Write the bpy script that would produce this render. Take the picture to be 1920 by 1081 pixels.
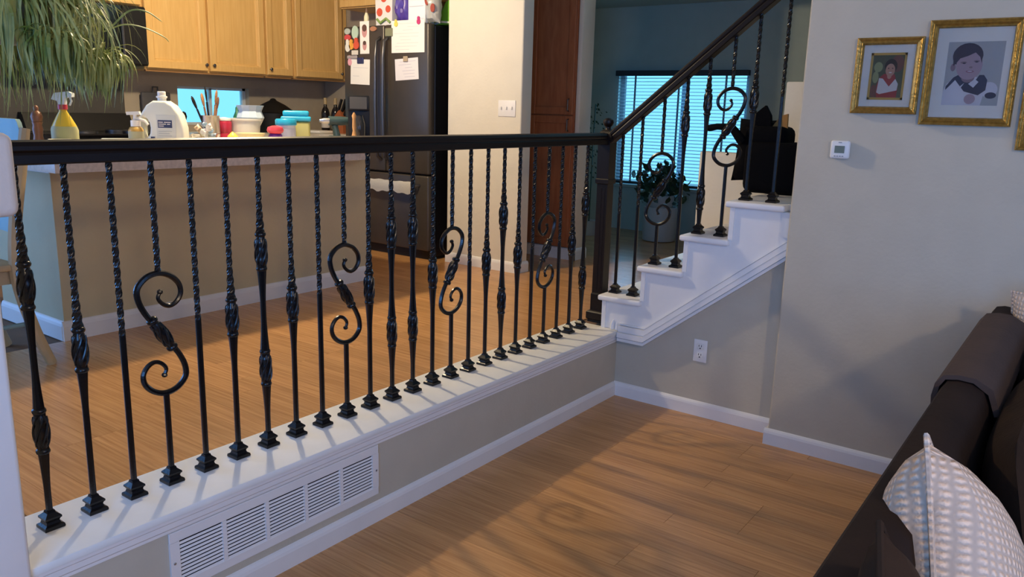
import bpy, bmesh, math, random
from mathutils import Vector, Matrix
random.seed(7)
for o in list(bpy.data.objects): bpy.data.objects.remove(o)
SC = bpy.context.scene; COL = SC.collection
R = math.radians
# ------------------------------------------------------------------ camera
cam = bpy.data.cameras.new('camera'); CAM = bpy.data.objects.new('camera', cam); COL.objects.link(CAM)
cam.sensor_fit = 'HORIZONTAL'; cam.sensor_width = 36.0; cam.lens = 36.0 * 1512.8 / 1920.0; cam.clip_start = 0.02
_yaw, _pit, _rol = R(36.0233), R(12.4626), R(1.5461)
_f = Vector((math.cos(_pit)*math.cos(_yaw), math.cos(_pit)*math.sin(_yaw), -math.sin(_pit)))
_r = Vector((math.sin(_yaw), -math.cos(_yaw), 0)); _u = _r.cross(_f)
_r2 = math.cos(_rol)*_r + math.sin(_rol)*_u; _u2 = -math.sin(_rol)*_r + math.cos(_rol)*_u
CAM.matrix_world = Matrix(((_r2.x, _u2.x, -_f.x, -0.8814), (_r2.y, _u2.y, -_f.y, -2.1577), (_r2.z, _u2.z, -_f.z, 1.5022), (0, 0, 0, 1)))
SC.camera = CAM
# ------------------------------------------------------------------ world, lights, exposure
SC.view_settings.view_transform = 'Standard'; SC.view_settings.look = 'None'
SC.view_settings.gamma = 1.0; SC.view_settings.use_curve_mapping = False
SC.view_settings.exposure = -0.46
W = bpy.data.worlds.new('sky'); SC.world = W; W.use_nodes = True
W.node_tree.nodes['Background'].inputs[0].default_value = (0.22, 0.68, 1.0, 1)
W.node_tree.nodes['Background'].inputs[1].default_value = 2.1
def lamp(name, loc, power, color, size):
    l = bpy.data.lights.new(name, 'POINT'); l.energy = power; l.color = color; l.shadow_soft_size = size
    o = bpy.data.objects.new(name, l); COL.objects.link(o); o.location = loc; return o
def window_light(name, loc, rot, sx, sy, power, color):
    l = bpy.data.lights.new(name, 'AREA'); l.shape = 'RECTANGLE'; l.size = sx; l.size_y = sy; l.energy = power; l.color = color
    o = bpy.data.objects.new(name, l); COL.objects.link(o); o.location = loc; o.rotation_euler = rot; return o
lamp('kitchen_ceiling_lamp', (2.0, 1.8, 2.62), 192, (1.0, 0.80, 0.52), 0.055)
lamp('living_room_lamp', (-0.42, -3.45, 2.18), 112, (1.0, 0.76, 0.50), 0.09)
BLUE = (0.13, 0.40, 1.0)
window_light('living_window_daylight', (-2.57, -2.6, 1.5), (0, R(-90), 0), 1.2, 1.7, 130, BLUE)
window_light('back_window_daylight', (0.6, -4.17, 1.5), (R(90), 0, 0), 1.8, 1.2, 36, BLUE)
window_light('dining_window_daylight', (-0.75, 3.90, 1.5), (R(-90), 0, 0), 1.6, 2.0, 95, BLUE)
window_light('added_west_blue_fill', (-1.57, 3.0, 1.45), (0, R(-90), 0), 2.0, 1.3, 8, BLUE)  # added weak blue fill on the west wall, no door opening there
window_light('hall_window_daylight', (6.40, 1.2, 1.35), (0, R(90), 0), 1.0, 1.25, 20, (0.18, 0.55, 1.0))
# ------------------------------------------------------------------ materials
MATS = {}
def mat(name, col, rough=0.5, metal=0.0, var=0.0, vscale=8.0, bump=0.0, bscale=60.0, spec=0.5, trans=0.0, stretch=None, col2=None, rnd=0.0, sheen=0.0, emit=None):
    if name in MATS: return MATS[name]
    m = bpy.data.materials.new(name); m.use_nodes = True; nt = m.node_tree; N = nt.nodes; Lk = nt.links
    b = N['Principled BSDF']; b.inputs['Roughness'].default_value = rough; b.inputs['Metallic'].default_value = metal
    b.inputs['Specular IOR Level'].default_value = spec; b.inputs['Base Color'].default_value = (*col, 1)
    if trans: b.inputs['Transmission Weight'].default_value = trans
    if sheen: b.inputs['Sheen Weight'].default_value = sheen
    if emit:
        b.inputs['Emission Color'].default_value = (*emit[:3], 1); b.inputs['Emission Strength'].default_value = emit[3]
    tc = N.new('ShaderNodeTexCoord'); mp = N.new('ShaderNodeMapping'); Lk.new(tc.outputs['Object'], mp.inputs[0])
    if stretch: mp.inputs['Scale'].default_value = stretch
    if var or col2:
        n = N.new('ShaderNodeTexNoise'); n.inputs['Scale'].default_value = vscale; n.inputs['Detail'].default_value = 5
        Lk.new(mp.outputs[0], n.inputs['Vector'])
        rp = N.new('ShaderNodeValToRGB'); rp.color_ramp.elements[0].position = 0.3; rp.color_ramp.elements[1].position = 0.7
        a = col if col2 else tuple(c*(1-var) for c in col); z = col2 if col2 else tuple(min(1, c*(1+var)) for c in col)
        rp.color_ramp.elements[0].color = (*a, 1); rp.color_ramp.elements[1].color = (*z, 1)
        Lk.new(n.outputs[0], rp.inputs[0]); out = rp.outputs[0]
        if rnd:
            oi = N.new('ShaderNodeObjectInfo'); mr = N.new('ShaderNodeMapRange'); mr.inputs[3].default_value = 1-rnd; mr.inputs[4].default_value = 1+rnd
            Lk.new(oi.outputs['Random'], mr.inputs[0]); hs = N.new('ShaderNodeHueSaturation'); Lk.new(mr.outputs[0], hs.inputs['Value']); Lk.new(out, hs.inputs['Color']); out = hs.outputs[0]
            ad = N.new('ShaderNodeVectorMath'); ad.operation = 'ADD'; sc_ = N.new('ShaderNodeVectorMath'); sc_.operation = 'SCALE'; sc_.inputs[3].default_value = 37.0
            cx = N.new('ShaderNodeCombineXYZ'); Lk.new(oi.outputs['Random'], cx.inputs[0]); Lk.new(oi.outputs['Random'], cx.inputs[1]); Lk.new(cx.outputs[0], sc_.inputs[0])
            Lk.new(mp.outputs[0], ad.inputs[0]); Lk.new(sc_.outputs[0], ad.inputs[1]); Lk.new(ad.outputs[0], n.inputs['Vector'])
        Lk.new(out, b.inputs['Base Color'])
    if bump:
        n2 = N.new('ShaderNodeTexNoise'); n2.inputs['Scale'].default_value = bscale; n2.inputs['Detail'].default_value = 3
        Lk.new(mp.outputs[0], n2.inputs['Vector'])
        bp = N.new('ShaderNodeBump'); bp.inputs['Strength'].default_value = bump; bp.inputs['Distance'].default_value = 0.004
        Lk.new(n2.outputs[0], bp.inputs['Height']); Lk.new(bp.outputs[0], b.inputs['Normal'])
    MATS[name] = m; return m
def knit(name, col, col2):
    m = mat(name, col, 0.9, spec=0.15); nt = m.node_tree; N = nt.nodes; Lk = nt.links; b = N['Principled BSDF']
    tc = N.new('ShaderNodeTexCoord'); w = N.new('ShaderNodeTexWave'); w.wave_type = 'BANDS'; w.bands_direction = 'Z'
    w.inputs['Scale'].default_value = 22; w.inputs['Distortion'].default_value = 1.2; w.inputs['Detail'].default_value = 1; w.inputs['Detail Scale'].default_value = 6
    w2 = N.new('ShaderNodeTexWave'); w2.bands_direction = 'X'; w2.inputs['Scale'].default_value = 30; w2.inputs['Distortion'].default_value = 1.5
    Lk.new(tc.outputs['Object'], w.inputs[0]); Lk.new(tc.outputs['Object'], w2.inputs[0])
    mx = N.new('ShaderNodeMath'); mx.operation = 'MULTIPLY'; Lk.new(w.outputs[1], mx.inputs[0]); Lk.new(w2.outputs[1], mx.inputs[1])
    rp = N.new('ShaderNodeValToRGB'); rp.color_ramp.elements[0].color = (*col2, 1); rp.color_ramp.elements[1].color = (*col, 1); rp.color_ramp.elements[1].position = 0.5
    Lk.new(mx.outputs[0], rp.inputs[0]); Lk.new(rp.outputs[0], b.inputs['Base Color'])
    bp = N.new('ShaderNodeBump'); bp.inputs['Strength'].default_value = 0.7; bp.inputs['Distance'].default_value = 0.006
    Lk.new(mx.outputs[0], bp.inputs['Height']); Lk.new(bp.outputs[0], b.inputs['Normal']); return m
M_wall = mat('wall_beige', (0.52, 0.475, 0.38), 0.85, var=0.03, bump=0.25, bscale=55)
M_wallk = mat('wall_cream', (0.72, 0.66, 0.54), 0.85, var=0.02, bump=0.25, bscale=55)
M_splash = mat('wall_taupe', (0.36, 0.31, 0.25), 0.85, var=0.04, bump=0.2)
M_walld = mat('wall_hall', (0.40, 0.46, 0.41), 0.85, var=0.03, bump=0.2)
M_lowbounce = mat('wall_brown_low_bounce', (0.22, 0.19, 0.15), 0.85, var=0.03, bump=0.2)  # made-up dark brown for the unseen walls, cuts bounced light
M_island = mat('island_olive_paint', (0.56, 0.48, 0.30), 0.8, var=0.03, bump=0.2)
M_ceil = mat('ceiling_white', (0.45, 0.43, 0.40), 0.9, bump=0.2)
M_white = mat('white_trim_paint', (0.80, 0.78, 0.76), 0.45, var=0.02)
M_cap = mat('white_cap_paint', (0.82, 0.81, 0.76), 0.6, var=0.05, vscale=5)
M_iron = mat('black_iron', (0.005, 0.0045, 0.005), 0.27, metal=0.0, spec=0.40, bump=0.12, bscale=90)
M_esp = mat('espresso_wood', (0.006, 0.003, 0.0025), 0.42, spec=0.28, var=0.2, stretch=(3, 60, 60))
M_oak = mat('oak_floor', (0.45, 0.215, 0.078), 0.25, col2=(0.64, 0.345, 0.132), vscale=2.0, stretch=(46, 1.5, 10), bump=0.08, bscale=6, rnd=0.10)
M_sub = mat('subfloor_dark', (0.16, 0.085, 0.04), 0.8, var=0.1)
M_maple = mat('maple_cabinet', (0.66, 0.40, 0.135), 0.42, col2=(0.74, 0.48, 0.18), vscale=3, stretch=(20, 20, 1.5))
M_cherry = mat('cherry_cabinet', (0.33, 0.105, 0.042), 0.4, col2=(0.42, 0.15, 0.062), vscale=3, stretch=(12, 12, 2))
M_slate = mat('slate_steel', (0.085, 0.075, 0.066), 0.38, metal=0.6, var=0.04)
M_black = mat('black_plastic', (0.008, 0.008, 0.009), 0.4, spec=0.3)
M_blackcloth = mat('black_cloth', (0.003, 0.003, 0.004), 0.95, bump=0.4, spec=0.1)
M_steel = mat('brushed_steel', (0.45, 0.45, 0.46), 0.3, metal=1.0)
M_dsteel = mat('dark_steel', (0.12, 0.12, 0.13), 0.35, metal=0.9)
M_glass = mat('clear_glass', (0.9, 0.95, 0.95), 0.03, trans=1.0)
M_gold = mat('gold_frame', (0.42, 0.26, 0.065), 0.36, metal=0.75, var=0.25, vscale=60, bump=0.7, bscale=110)
M_goldf = mat('gold_inner_band', (0.58, 0.38, 0.12), 0.35, metal=0.75)
M_paper = mat('white_paper', (0.82, 0.80, 0.74), 0.8)
M_matb = mat('mat_board', (0.74, 0.72, 0.66), 0.8)
M_plastic = mat('white_plastic', (0.80, 0.78, 0.74), 0.4)
M_jug = mat('jug_plastic', (0.80, 0.82, 0.72), 0.35, spec=0.5)
M_leather = mat('sofa_brown', (0.017, 0.009, 0.006), 0.85, var=0.25, vscale=6, bump=0.3, bscale=40, spec=0.2)
M_brownf = mat('brown_fabric', (0.026, 0.013, 0.006), 0.95, var=0.3, bump=0.4, spec=0.2)
M_throw = mat('brown_throw', (0.058, 0.034, 0.025), 0.9, var=0.12, bump=0.4)
M_knit = knit('cream_knit', (0.76, 0.57, 0.42), (0.44, 0.35, 0.28))
M_cream = mat('cream_paint', (0.52, 0.40, 0.23), 0.55, var=0.08)
M_teal = mat('teal_paint', (0.22, 0.36, 0.38), 0.5, var=0.08)
M_leaf = mat('spider_leaf', (0.15, 0.23, 0.035), 0.5, col2=(0.62, 0.64, 0.24), vscale=7)
M_dleaf = mat('dark_leaf', (0.015, 0.045, 0.018), 0.45, var=0.3)
M_soil = mat('soil', (0.03, 0.02, 0.014), 0.95)
M_counter = mat('counter_laminate', (0.60, 0.50, 0.42), 0.4, var=0.12, vscale=60)
def flat(name, c, r=0.6, **k): return mat(name, c, r, **k)
# ------------------------------------------------------------------ mesh helpers
class B:
    def __init__(s): s.bm = bmesh.new(); s.mi = 0
    def box(s, x0, x1, y0, y1, z0, z1, bev=0.0, seg=1):
        t = bmesh.new(); bmesh.ops.create_cube(t, size=1.0)
        for v in t.verts: v.co = Vector((x0 + (v.co.x+.5)*(x1-x0), y0 + (v.co.y+.5)*(y1-y0), z0 + (v.co.z+.5)*(z1-z0)))
        if bev: bmesh.ops.bevel(t, geom=list(t.edges), offset=bev, segments=seg, profile=0.5, affect='EDGES')
        return s._merge(t)
    def _merge(s, t, M=None):
        if M is not None: t.transform(M)
        vm = {}
        for v in t.verts: vm[v] = s.bm.verts.new(v.co)
        for f in t.faces:
            try: nf = s.bm.faces.new([vm[v] for v in f.verts]); nf.material_index = s.mi
            except ValueError: pass
        t.free(); return s
    def lathe(s, prof, seg=16, c=(0, 0, 0), sx=1, sy=1, rot=0.0, cap=True, M=None):
        t = bmesh.new(); rings = []
        for r, z in prof:
            rings.append([t.verts.new((c[0]+r*sx*math.cos(2*math.pi*i/seg+rot), c[1]+r*sy*math.sin(2*math.pi*i/seg+rot), c[2]+z)) for i in range(seg)])
        for a, b in zip(rings, rings[1:]):
            for i in range(seg): t.faces.new((a[i], a[(i+1) % seg], b[(i+1) % seg], b[i]))
        if cap: t.faces.new(rings[0][::-1]); t.faces.new(rings[-1])
        return s._merge(t, M)
    def tube(s, pts, rad, seg=8, flatten=1.0):
        P = [Vector(p) for p in pts]; n = len(P); t = bmesh.new(); rings = []; up = None
        for i in range(n):
            d = (P[min(i+1, n-1)] - P[max(i-1, 0)]).normalized()
            if up is None: up = d.orthogonal().normalized()
            up = (up - d*up.dot(d)).normalized(); side = d.cross(up)
            r = rad[i] if isinstance(rad, (list, tuple)) else rad
            rings.append([t.verts.new(P[i] + up*math.cos(2*math.pi*k/seg)*r + side*math.sin(2*math.pi*k/seg)*r*flatten) for k in range(seg)])
        for a, b in zip(rings, rings[1:]):
            for k in range(seg): t.faces.new((a[k], a[(k+1) % seg], b[(k+1) % seg], b[k]))
        t.faces.new(rings[0][::-1]); t.faces.new(rings[-1])
        return s._merge(t)
    def prism(s, poly, axis, a, b):
        """polygon in the two other axes (order x,y,z without axis), extruded from a to b along axis"""
        t = bmesh.new()
        def mk(p, h):
            l = list(p); l.insert(axis, h); return t.verts.new(l)
        A = [mk(p, a) for p in poly]; C = [mk(p, b) for p in poly]
        t.faces.new(A[::-1]); t.faces.new(C); n = len(poly)
        for i in range(n): t.faces.new((A[i], A[(i+1) % n], C[(i+1) % n], C[i]))
        bmesh.ops.recalc_face_normals(t, faces=t.faces)
        bmesh.ops.triangulate(t, faces=[f for f in t.faces if len(f.verts) > 4])
        return s._merge(t)
    def disc(s, cx, cz, rx, rz, h, axis=1, seg=20):
        pts = [(cx+rx*math.cos(2*math.pi*i/seg), cz+rz*math.sin(2*math.pi*i/seg)) for i in range(seg)]
        return s.prism(pts, axis, h[0], h[1])
    def pillow(s, w, h, t, n=14, pinch=0.10, wob=0.0):
        tt = bmesh.new(); rnd = random.Random(int(w*1000+h*77))
        def P(i, j, sg):
            u, v = -1+2*i/n, -1+2*j/n
            k = (max(0, 1-abs(u)**3.2)*max(0, 1-abs(v)**3.2))**0.55
            sh = 1 - pinch*(1-abs(u)**2)*abs(v)**2 - pinch*(1-abs(v)**2)*abs(u)**2
            return Vector((u*w/2*(1-pinch*(1-v*v)*abs(u)**4), sg*t/2*k*(1+wob*(rnd.random()-.5)), v*h/2*(1-pinch*(1-u*u)*abs(v)**4)))
        top = [[tt.verts.new(P(i, j, 1)) for j in range(n+1)] for i in range(n+1)]
        bot = [[top[i][j] if i in (0, n) or j in (0, n) else tt.verts.new(P(i, j, -1)) for j in range(n+1)] for i in range(n+1)]
        for i in range(n):
            for j in range(n):
                tt.faces.new((top[i][j], top[i][j+1], top[i+1][j+1], top[i+1][j]))
                tt.faces.new((bot[i][j], bot[i+1][j], bot[i+1][j+1], bot[i][j+1]))
        return s._merge(tt)
    def obj(s, name, mats, parent=None, smooth=False, loc=None, rot=None):
        bmesh.ops.recalc_face_normals(s.bm, faces=s.bm.faces)
        me = bpy.data.meshes.new(name); s.bm.to_mesh(me); s.bm.free()
        for m in (mats if isinstance(mats, (list, tuple)) else [mats]): me.materials.append(m)
        if smooth:
            me.polygons.foreach_set('use_smooth', [True]*len(me.polygons))
            try: me.set_sharp_from_angle(angle=R(42))
            except Exception: pass
        return link(name, me, parent, loc, rot)
def link(name, me, parent=None, loc=None, rot=None):
    o = bpy.data.objects.new(name, me); COL.objects.link(o)
    if parent: o.parent = parent
    if loc: o.location = loc
    if rot: o.rotation_euler = rot
    return o
def tag(o, label, cat=None, group=None, kind=None):
    o['label'] = label
    if cat: o['category'] = cat
    if group: o['group'] = group
    if kind: o['kind'] = kind
    return o
def thing(name, label, cat, loc=(0, 0, 0), rz=0.0, group=None):
    o = bpy.data.objects.new(name, None); COL.objects.link(o); o.location = loc; o.rotation_euler = (0, 0, rz); o.empty_display_size = 0.1
    return tag(o, label, cat, group)
def struct(o, label, cat='structure'): return tag(o, label, cat, kind='structure')
def catmull(P, n=6):
    P = [Vector(p) for p in P]; Q = [2*P[0]-P[1]] + P + [2*P[-1]-P[-2]]; out = []
    for i in range(1, len(Q)-2):
        for k in range(n):
            t = k/n; a, b, c, d = Q[i-1], Q[i], Q[i+1], Q[i+2]
            out.append(0.5*((2*b)+(c-a)*t+(2*a-5*b+4*c-d)*t*t+(3*b-a-3*c+d)*t*t*t))
    out.append(P[-1]); return out
K = 0.355          # kitchen floor level above the sunken living room floor
CH = 2.82          # ceiling
LX, PX = 2.849, 2.722
# ================================================================== SETTING
def floor(name, label, x0, x1, y0, y1, z, regions, lab2):
    f = struct(B().box(x0, x1, y0, y1, z-0.10, z-0.006).obj(name, M_sub), label, 'floor')
    cache = {}; rnd = random.Random(len(name)*31+int(z*10)); pw = 0.094
    for (a, b, c, d) in regions:
        n = max(1, round((b-a)/pw)); w = (b-a)/n
        for i in range(n):
            y = d; first = True
            while y > c + 0.01:
                ln = rnd.choice((0.9, 1.1, 1.25)) if not first else rnd.choice((0.35, 0.6, 0.85, 1.1))
                first = False
                ln = min(ln, y-c)
                if y-c-ln < 0.25: ln = y-c
                key = (round(w, 4), round(ln, 3))
                if key not in cache:
                    bb = B(); bb.box(-w/2+.0005, w/2-.0005, -ln/2+.0006, ln/2-.0006, -0.006, 0, 0.0)
                    me = bpy.data.meshes.new('plank'); bb.bm.to_mesh(me); bb.bm.free(); me.materials.append(M_oak); cache[key] = me
                link('plank', cache[key], f, (a+w*(i+.5), y-ln/2, z))
                y -= ln
    return f
floor('floor', 'light oak plank floor of the sunken living room', -2.6, 2.9, -4.2, -0.10, 0.0, [(-1.3, 2.849, -2.75, -0.153), ], '')
floor('floor_kitchen', 'oak plank floor of the raised kitchen behind the railing', -1.6, 6.4, -0.02, 4.0, K, [(0.0, 4.65, 0.115, 1.79), (2.87, 4.4, 1.79, 2.9), (4.65, 6.36, 0.115, 2.4)], '')
struct(B().box(3.96, 6.4, -1.7, -0.02, K-0.1, K-0.001).obj('floor_hall', M_oak), 'dark strip of hall floor beyond the stairs', 'floor')
# half wall below the railing
struct(B().box(-0.35, LX, -0.153, 0.10, 0, 0.346).obj('wall_rail', M_wall), 'low beige half wall under the iron railing', 'wall')
c = B().box(-0.13, 2.838, -0.176, 0.115, 0.347, 0.372, 0.006, 2).obj('trim_1', M_cap, smooth=True); struct(c, 'white cap board on the half wall carrying the balusters', 'trim')
mp = B(); mp.prism([(-0.153, 0.347), (-0.170, 0.347), (-0.170, 0.338), (-0.167, 0.334), (-0.167, 0.318), (-0.161, 0.312), (-0.161, 0.303), (-0.153, 0.300)], 0, -0.13, LX-.001)
struct(mp.obj('trim_2', M_white), 'white stepped moulding just below the half wall cap', 'trim')
BBP = [(0, 0), (0.014, 0), (0.014, 0.056), (0.011, 0.066), (0.006, 0.074), (0, 0.077)]
struct(B().prism([(-0.153-u, v) for u, v in BBP], 0, -0.35, LX-.0145).obj('baseboard_left', M_white), 'white baseboard along the half wall below the air grille', 'baseboard')
struct(B().prism([(LX-u, v) for u, v in BBP], 1, -1.045, -0.153).obj('baseboard_stair', M_white), 'white baseboard on the wall under the stairs', 'baseboard')
bb = B().prism([(PX-u, v) for u, v in BBP], 1, -4.2, -1.031); bb.box(PX+.0005, LX-.0145, -1.0445, -1.0315, 0, 0.072)
struct(bb.obj('baseboard_right', M_white), 'white baseboard below the framed photographs', 'baseboard')
struct(B().prism([(-0.153, 0), (-1.10, 0), (-1.10, 1.08), (-0.96, 1.08), (-0.2, 0.36), (-0.153, 0.36)], 0, LX, 2.95).obj('wall_stair', M_wall), 'beige wall under the stair stringer with the outlet', 'wall')
struct(B().box(PX, 2.87, -4.2, -1.045, 0, CH, 0.012, 3).obj('wall_right', M_wall, smooth=True), 'beige wall carrying the framed photographs and thermostat', 'wall')
struct(B().box(-2.7, 2.9, -4.32, -4.2, 0, CH).obj('wall_back', M_lowbounce), 'brown living room wall behind the viewer', 'wall')
struct(B().box(-2.72, -2.6, -4.2, 0.1, 0, CH).obj('wall_left', M_lowbounce), 'brown living room wall on the window side', 'wall')
struct(B().box(-2.6, -0.75, -0.10, 0.05, 0, CH).obj('wall_divider', M_wall), 'beige wall piece left of the railing', 'wall')
struct(B().box(-1.72, -1.6, 0.05, 4.0, 0, CH).obj('wall_patio', M_wallk), 'cream dining side wall far left', 'wall')
wk = B(); wk.box(-1.7, 2.875, 3.93, 4.05, 0, CH); wk.box(3.545, 4.5, 3.93, 4.05, 0, CH); wk.box(2.875, 3.545, 3.93, 4.05, 0, 1.315); wk.box(2.875, 3.545, 3.93, 4.05, 1.62, CH)
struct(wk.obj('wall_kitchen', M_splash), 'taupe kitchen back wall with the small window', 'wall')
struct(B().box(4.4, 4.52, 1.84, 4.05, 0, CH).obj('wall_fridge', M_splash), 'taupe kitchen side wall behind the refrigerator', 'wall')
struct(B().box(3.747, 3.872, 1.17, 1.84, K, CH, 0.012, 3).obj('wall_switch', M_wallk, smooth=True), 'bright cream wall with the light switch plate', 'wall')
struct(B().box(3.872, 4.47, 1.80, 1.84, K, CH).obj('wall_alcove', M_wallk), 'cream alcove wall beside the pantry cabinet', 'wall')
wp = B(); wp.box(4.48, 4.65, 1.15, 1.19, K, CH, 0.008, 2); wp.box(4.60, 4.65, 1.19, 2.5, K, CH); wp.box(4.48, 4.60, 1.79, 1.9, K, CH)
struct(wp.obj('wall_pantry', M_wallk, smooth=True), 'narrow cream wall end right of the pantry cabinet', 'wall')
bs = B(); bs.prism([(3.747-u, K+v) for u, v in BBP], 1, 1.156, 1.84); bs.prism([(1.17-u, K+v) for u, v in BBP], 0, 3.733, 3.872)
struct(bs.obj('baseboard_switch', M_white), 'white baseboard below the light switch wall', 'baseboard')
bs = B(); bs.prism([(4.48-u, K+v*1.2) for u, v in BBP], 1, 1.136, 1.79); bs.prism([(1.15-u, K+v*1.2) for u, v in BBP], 0, 4.466, 4.65)
struct(bs.obj('baseboard_pantry', M_white), 'white baseboard under the pantry cabinet', 'baseboard')
wf = B(); wf.box(6.36, 6.48, -1.8, 0.55, K-.1, 2.6); wf.box(6.36, 6.48, 1.87, 2.6, K-.1, 2.6); wf.box(6.36, 6.48, 0.55, 1.87, K-.1, 0.80); wf.box(6.36, 6.48, 0.55, 1.87, 1.90, 2.6)
struct(wf.obj('wall_far', M_walld), 'dim grey green far wall with the blinds window', 'wall')
struct(B().box(4.65, 6.4, 2.4, 2.5, K-.1, 2.6).obj('wall_hall_left', M_walld), 'dim side wall of the far room', 'wall')
struct(B().box(3.96, 6.4, -1.8, -1.7, K-.1, 2.6).obj('wall_hall_right', M_walld), 'dim far room wall behind the stairs', 'wall')
struct(B().box(4.65, 6.48, -1.8, 2.5, 2.50, 2.60).obj('ceiling_hall', M_walld), 'dim ceiling of the far room', 'ceiling')
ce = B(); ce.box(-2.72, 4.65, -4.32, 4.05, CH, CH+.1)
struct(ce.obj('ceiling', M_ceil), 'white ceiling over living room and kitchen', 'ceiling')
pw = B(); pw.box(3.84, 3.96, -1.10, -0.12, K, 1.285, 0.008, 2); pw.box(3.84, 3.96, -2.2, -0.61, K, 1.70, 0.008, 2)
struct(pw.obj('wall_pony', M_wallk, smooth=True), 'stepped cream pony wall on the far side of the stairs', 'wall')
struct(B().box(2.87, 3.96, -2.3, -2.2, K, CH).obj('wall_landing', M_wall), 'beige wall closing the stair landing', 'wall')
# windows
w = B(); 
for a in ((2.875, 2.905, 1.315, 1.62), (3.515, 3.545, 1.315, 1.62), (2.875, 3.545, 1.315, 1.335), (2.875, 3.545, 1.60, 1.62), (3.195, 3.215, 1.33, 1.61)): w.box(a[0], a[1], 3.98, 4.02, a[2], a[3])
wn = struct(w.obj('window_1', flat('window_frame_vinyl', (0.55, 0.62, 0.7), 0.4)), 'small bright window in the kitchen backsplash', 'window')
B().box(2.90, 3.20, 3.995, 4.0, 1.335, 1.60).obj('pane', M_glass, wn); B().box(3.21, 3.515, 3.995, 4.0, 1.335, 1.60).obj('pane', M_glass, wn)
w = B()
for a in ((0.55, 0.59, 0.80, 1.90), (1.83, 1.87, 0.80, 1.90), (0.55, 1.87, 0.80, 0.84), (0.55, 1.87, 1.86, 1.90), (1.165, 1.215, 0.84, 1.86)): w.box(6.41, 6.45, a[0], a[1], a[2], a[3])
wn = struct(w.obj('window_2', flat('window_frame_blue', (0.30, 0.36, 0.42), 0.4)), 'far room window behind horizontal blinds', 'window')
B().box(6.425, 6.43, 0.59, 1.165, 0.84, 1.86).obj('pane', M_glass, wn); B().box(6.425, 6.43, 1.215, 1.83, 0.84, 1.86).obj('pane', M_glass, wn)
struct(B().box(6.33, 6.375, 0.53, 1.89, 0.78, 0.81, .004).obj('trim_3', M_walld), 'narrow sill below the blinds window', 'trim')
# ================================================================== STAIRCASE
RUN, RISE, Y1, Z1 = 0.222, 0.1861, -0.050, 0.5514
st = thing('staircase', 'white staircase rising right behind the newel post', 'staircase', (3.3, -0.1, K))
def loc0(p): return p
def child(b, name, m, par, smooth=False):
    o = b.obj(name, m, par, smooth); o.matrix_parent_inverse = Matrix.Translation(-Vector(par.location)) if par.rotation_euler.z == 0 else (Matrix.Translation(par.location) @ Matrix.Rotation(par.rotation_euler.z, 4, 'Z')).inverted(); return o
saw = [(-0.062, 0.373), (-0.062, Z1-.03)]
for i in range(4):
    yn = Y1-RUN*i; zt = Z1+RISE*i-.03
    saw.append((yn-.022, zt)); 
    if i < 3: saw.append((yn-RUN-.022, zt))
saw += [(-1.045, Z1+RISE*3-.03), (-1.045, 0.905), (-0.335, 0.36), (-0.20, 0.36), (-0.19, 0.373)]
saw = [(-0.072, 0.373)] + saw[2:]
child(B().prism(saw, 0, 2.822, 2.8485), 'stringer', M_white, st)
for i in range(4):
    yn = Y1-RUN*i; zt = Z1+RISE*i; last = i == 3
    yb = yn-RUN-.03 if not last else -2.19
    t = B().box(2.795, 3.84, (yb if not last else -1.0), yn, zt-.03, zt, 0.010, 3)
    if last: t.box(2.875, 3.84, -2.19, -0.99, zt-.03, zt)
    child(t, 'tread', M_white, st, True)
    child(B().box(2.812, 3.84, yn-.044, yn-.022, (K if i == 0 else zt-RISE+.0005), zt-.031), 'riser', M_white, st)
mo = B()
for (u0, u1, dz0, dz1) in ((2.804, 2.822, 0.026, 0.056), (2.796, 2.822, -0.008, 0.020), (2.812, 2.822, 0.020, 0.026), (2.813, 2.822, 0.060, 0.068), (2.802, 2.849, -0.028, -0.012), (2.815, 2.849, -0.012, -0.008)):
    mo.prism([(-0.178, 0.345+dz0), (-0.330, 0.345+dz0), (-1.04, 0.902+dz0), (-1.04, 0.902+dz1), (-0.330, 0.345+dz1), (-0.178, 0.345+dz1)], 0, u0, u1)
child(mo, 'stringer_moulding', M_white, st)
child(B().box(2.812, 2.822, -1.044, -0.985, 0.965, 1.078), 'end_trim', M_white, st)
gl = B(); gl.tube([(2.815, -0.140, 0.374), (2.815, -0.141, 0.405), (2.815, -0.146, 0.425)], [0.013, 0.012, 0.004], 8); gl.tube([(2.815, -0.165, 0.374), (2.815, -0.166, 0.41)], [0.010, 0.004], 8)
child(gl, 'paint_drip', M_white, st, True)
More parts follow.
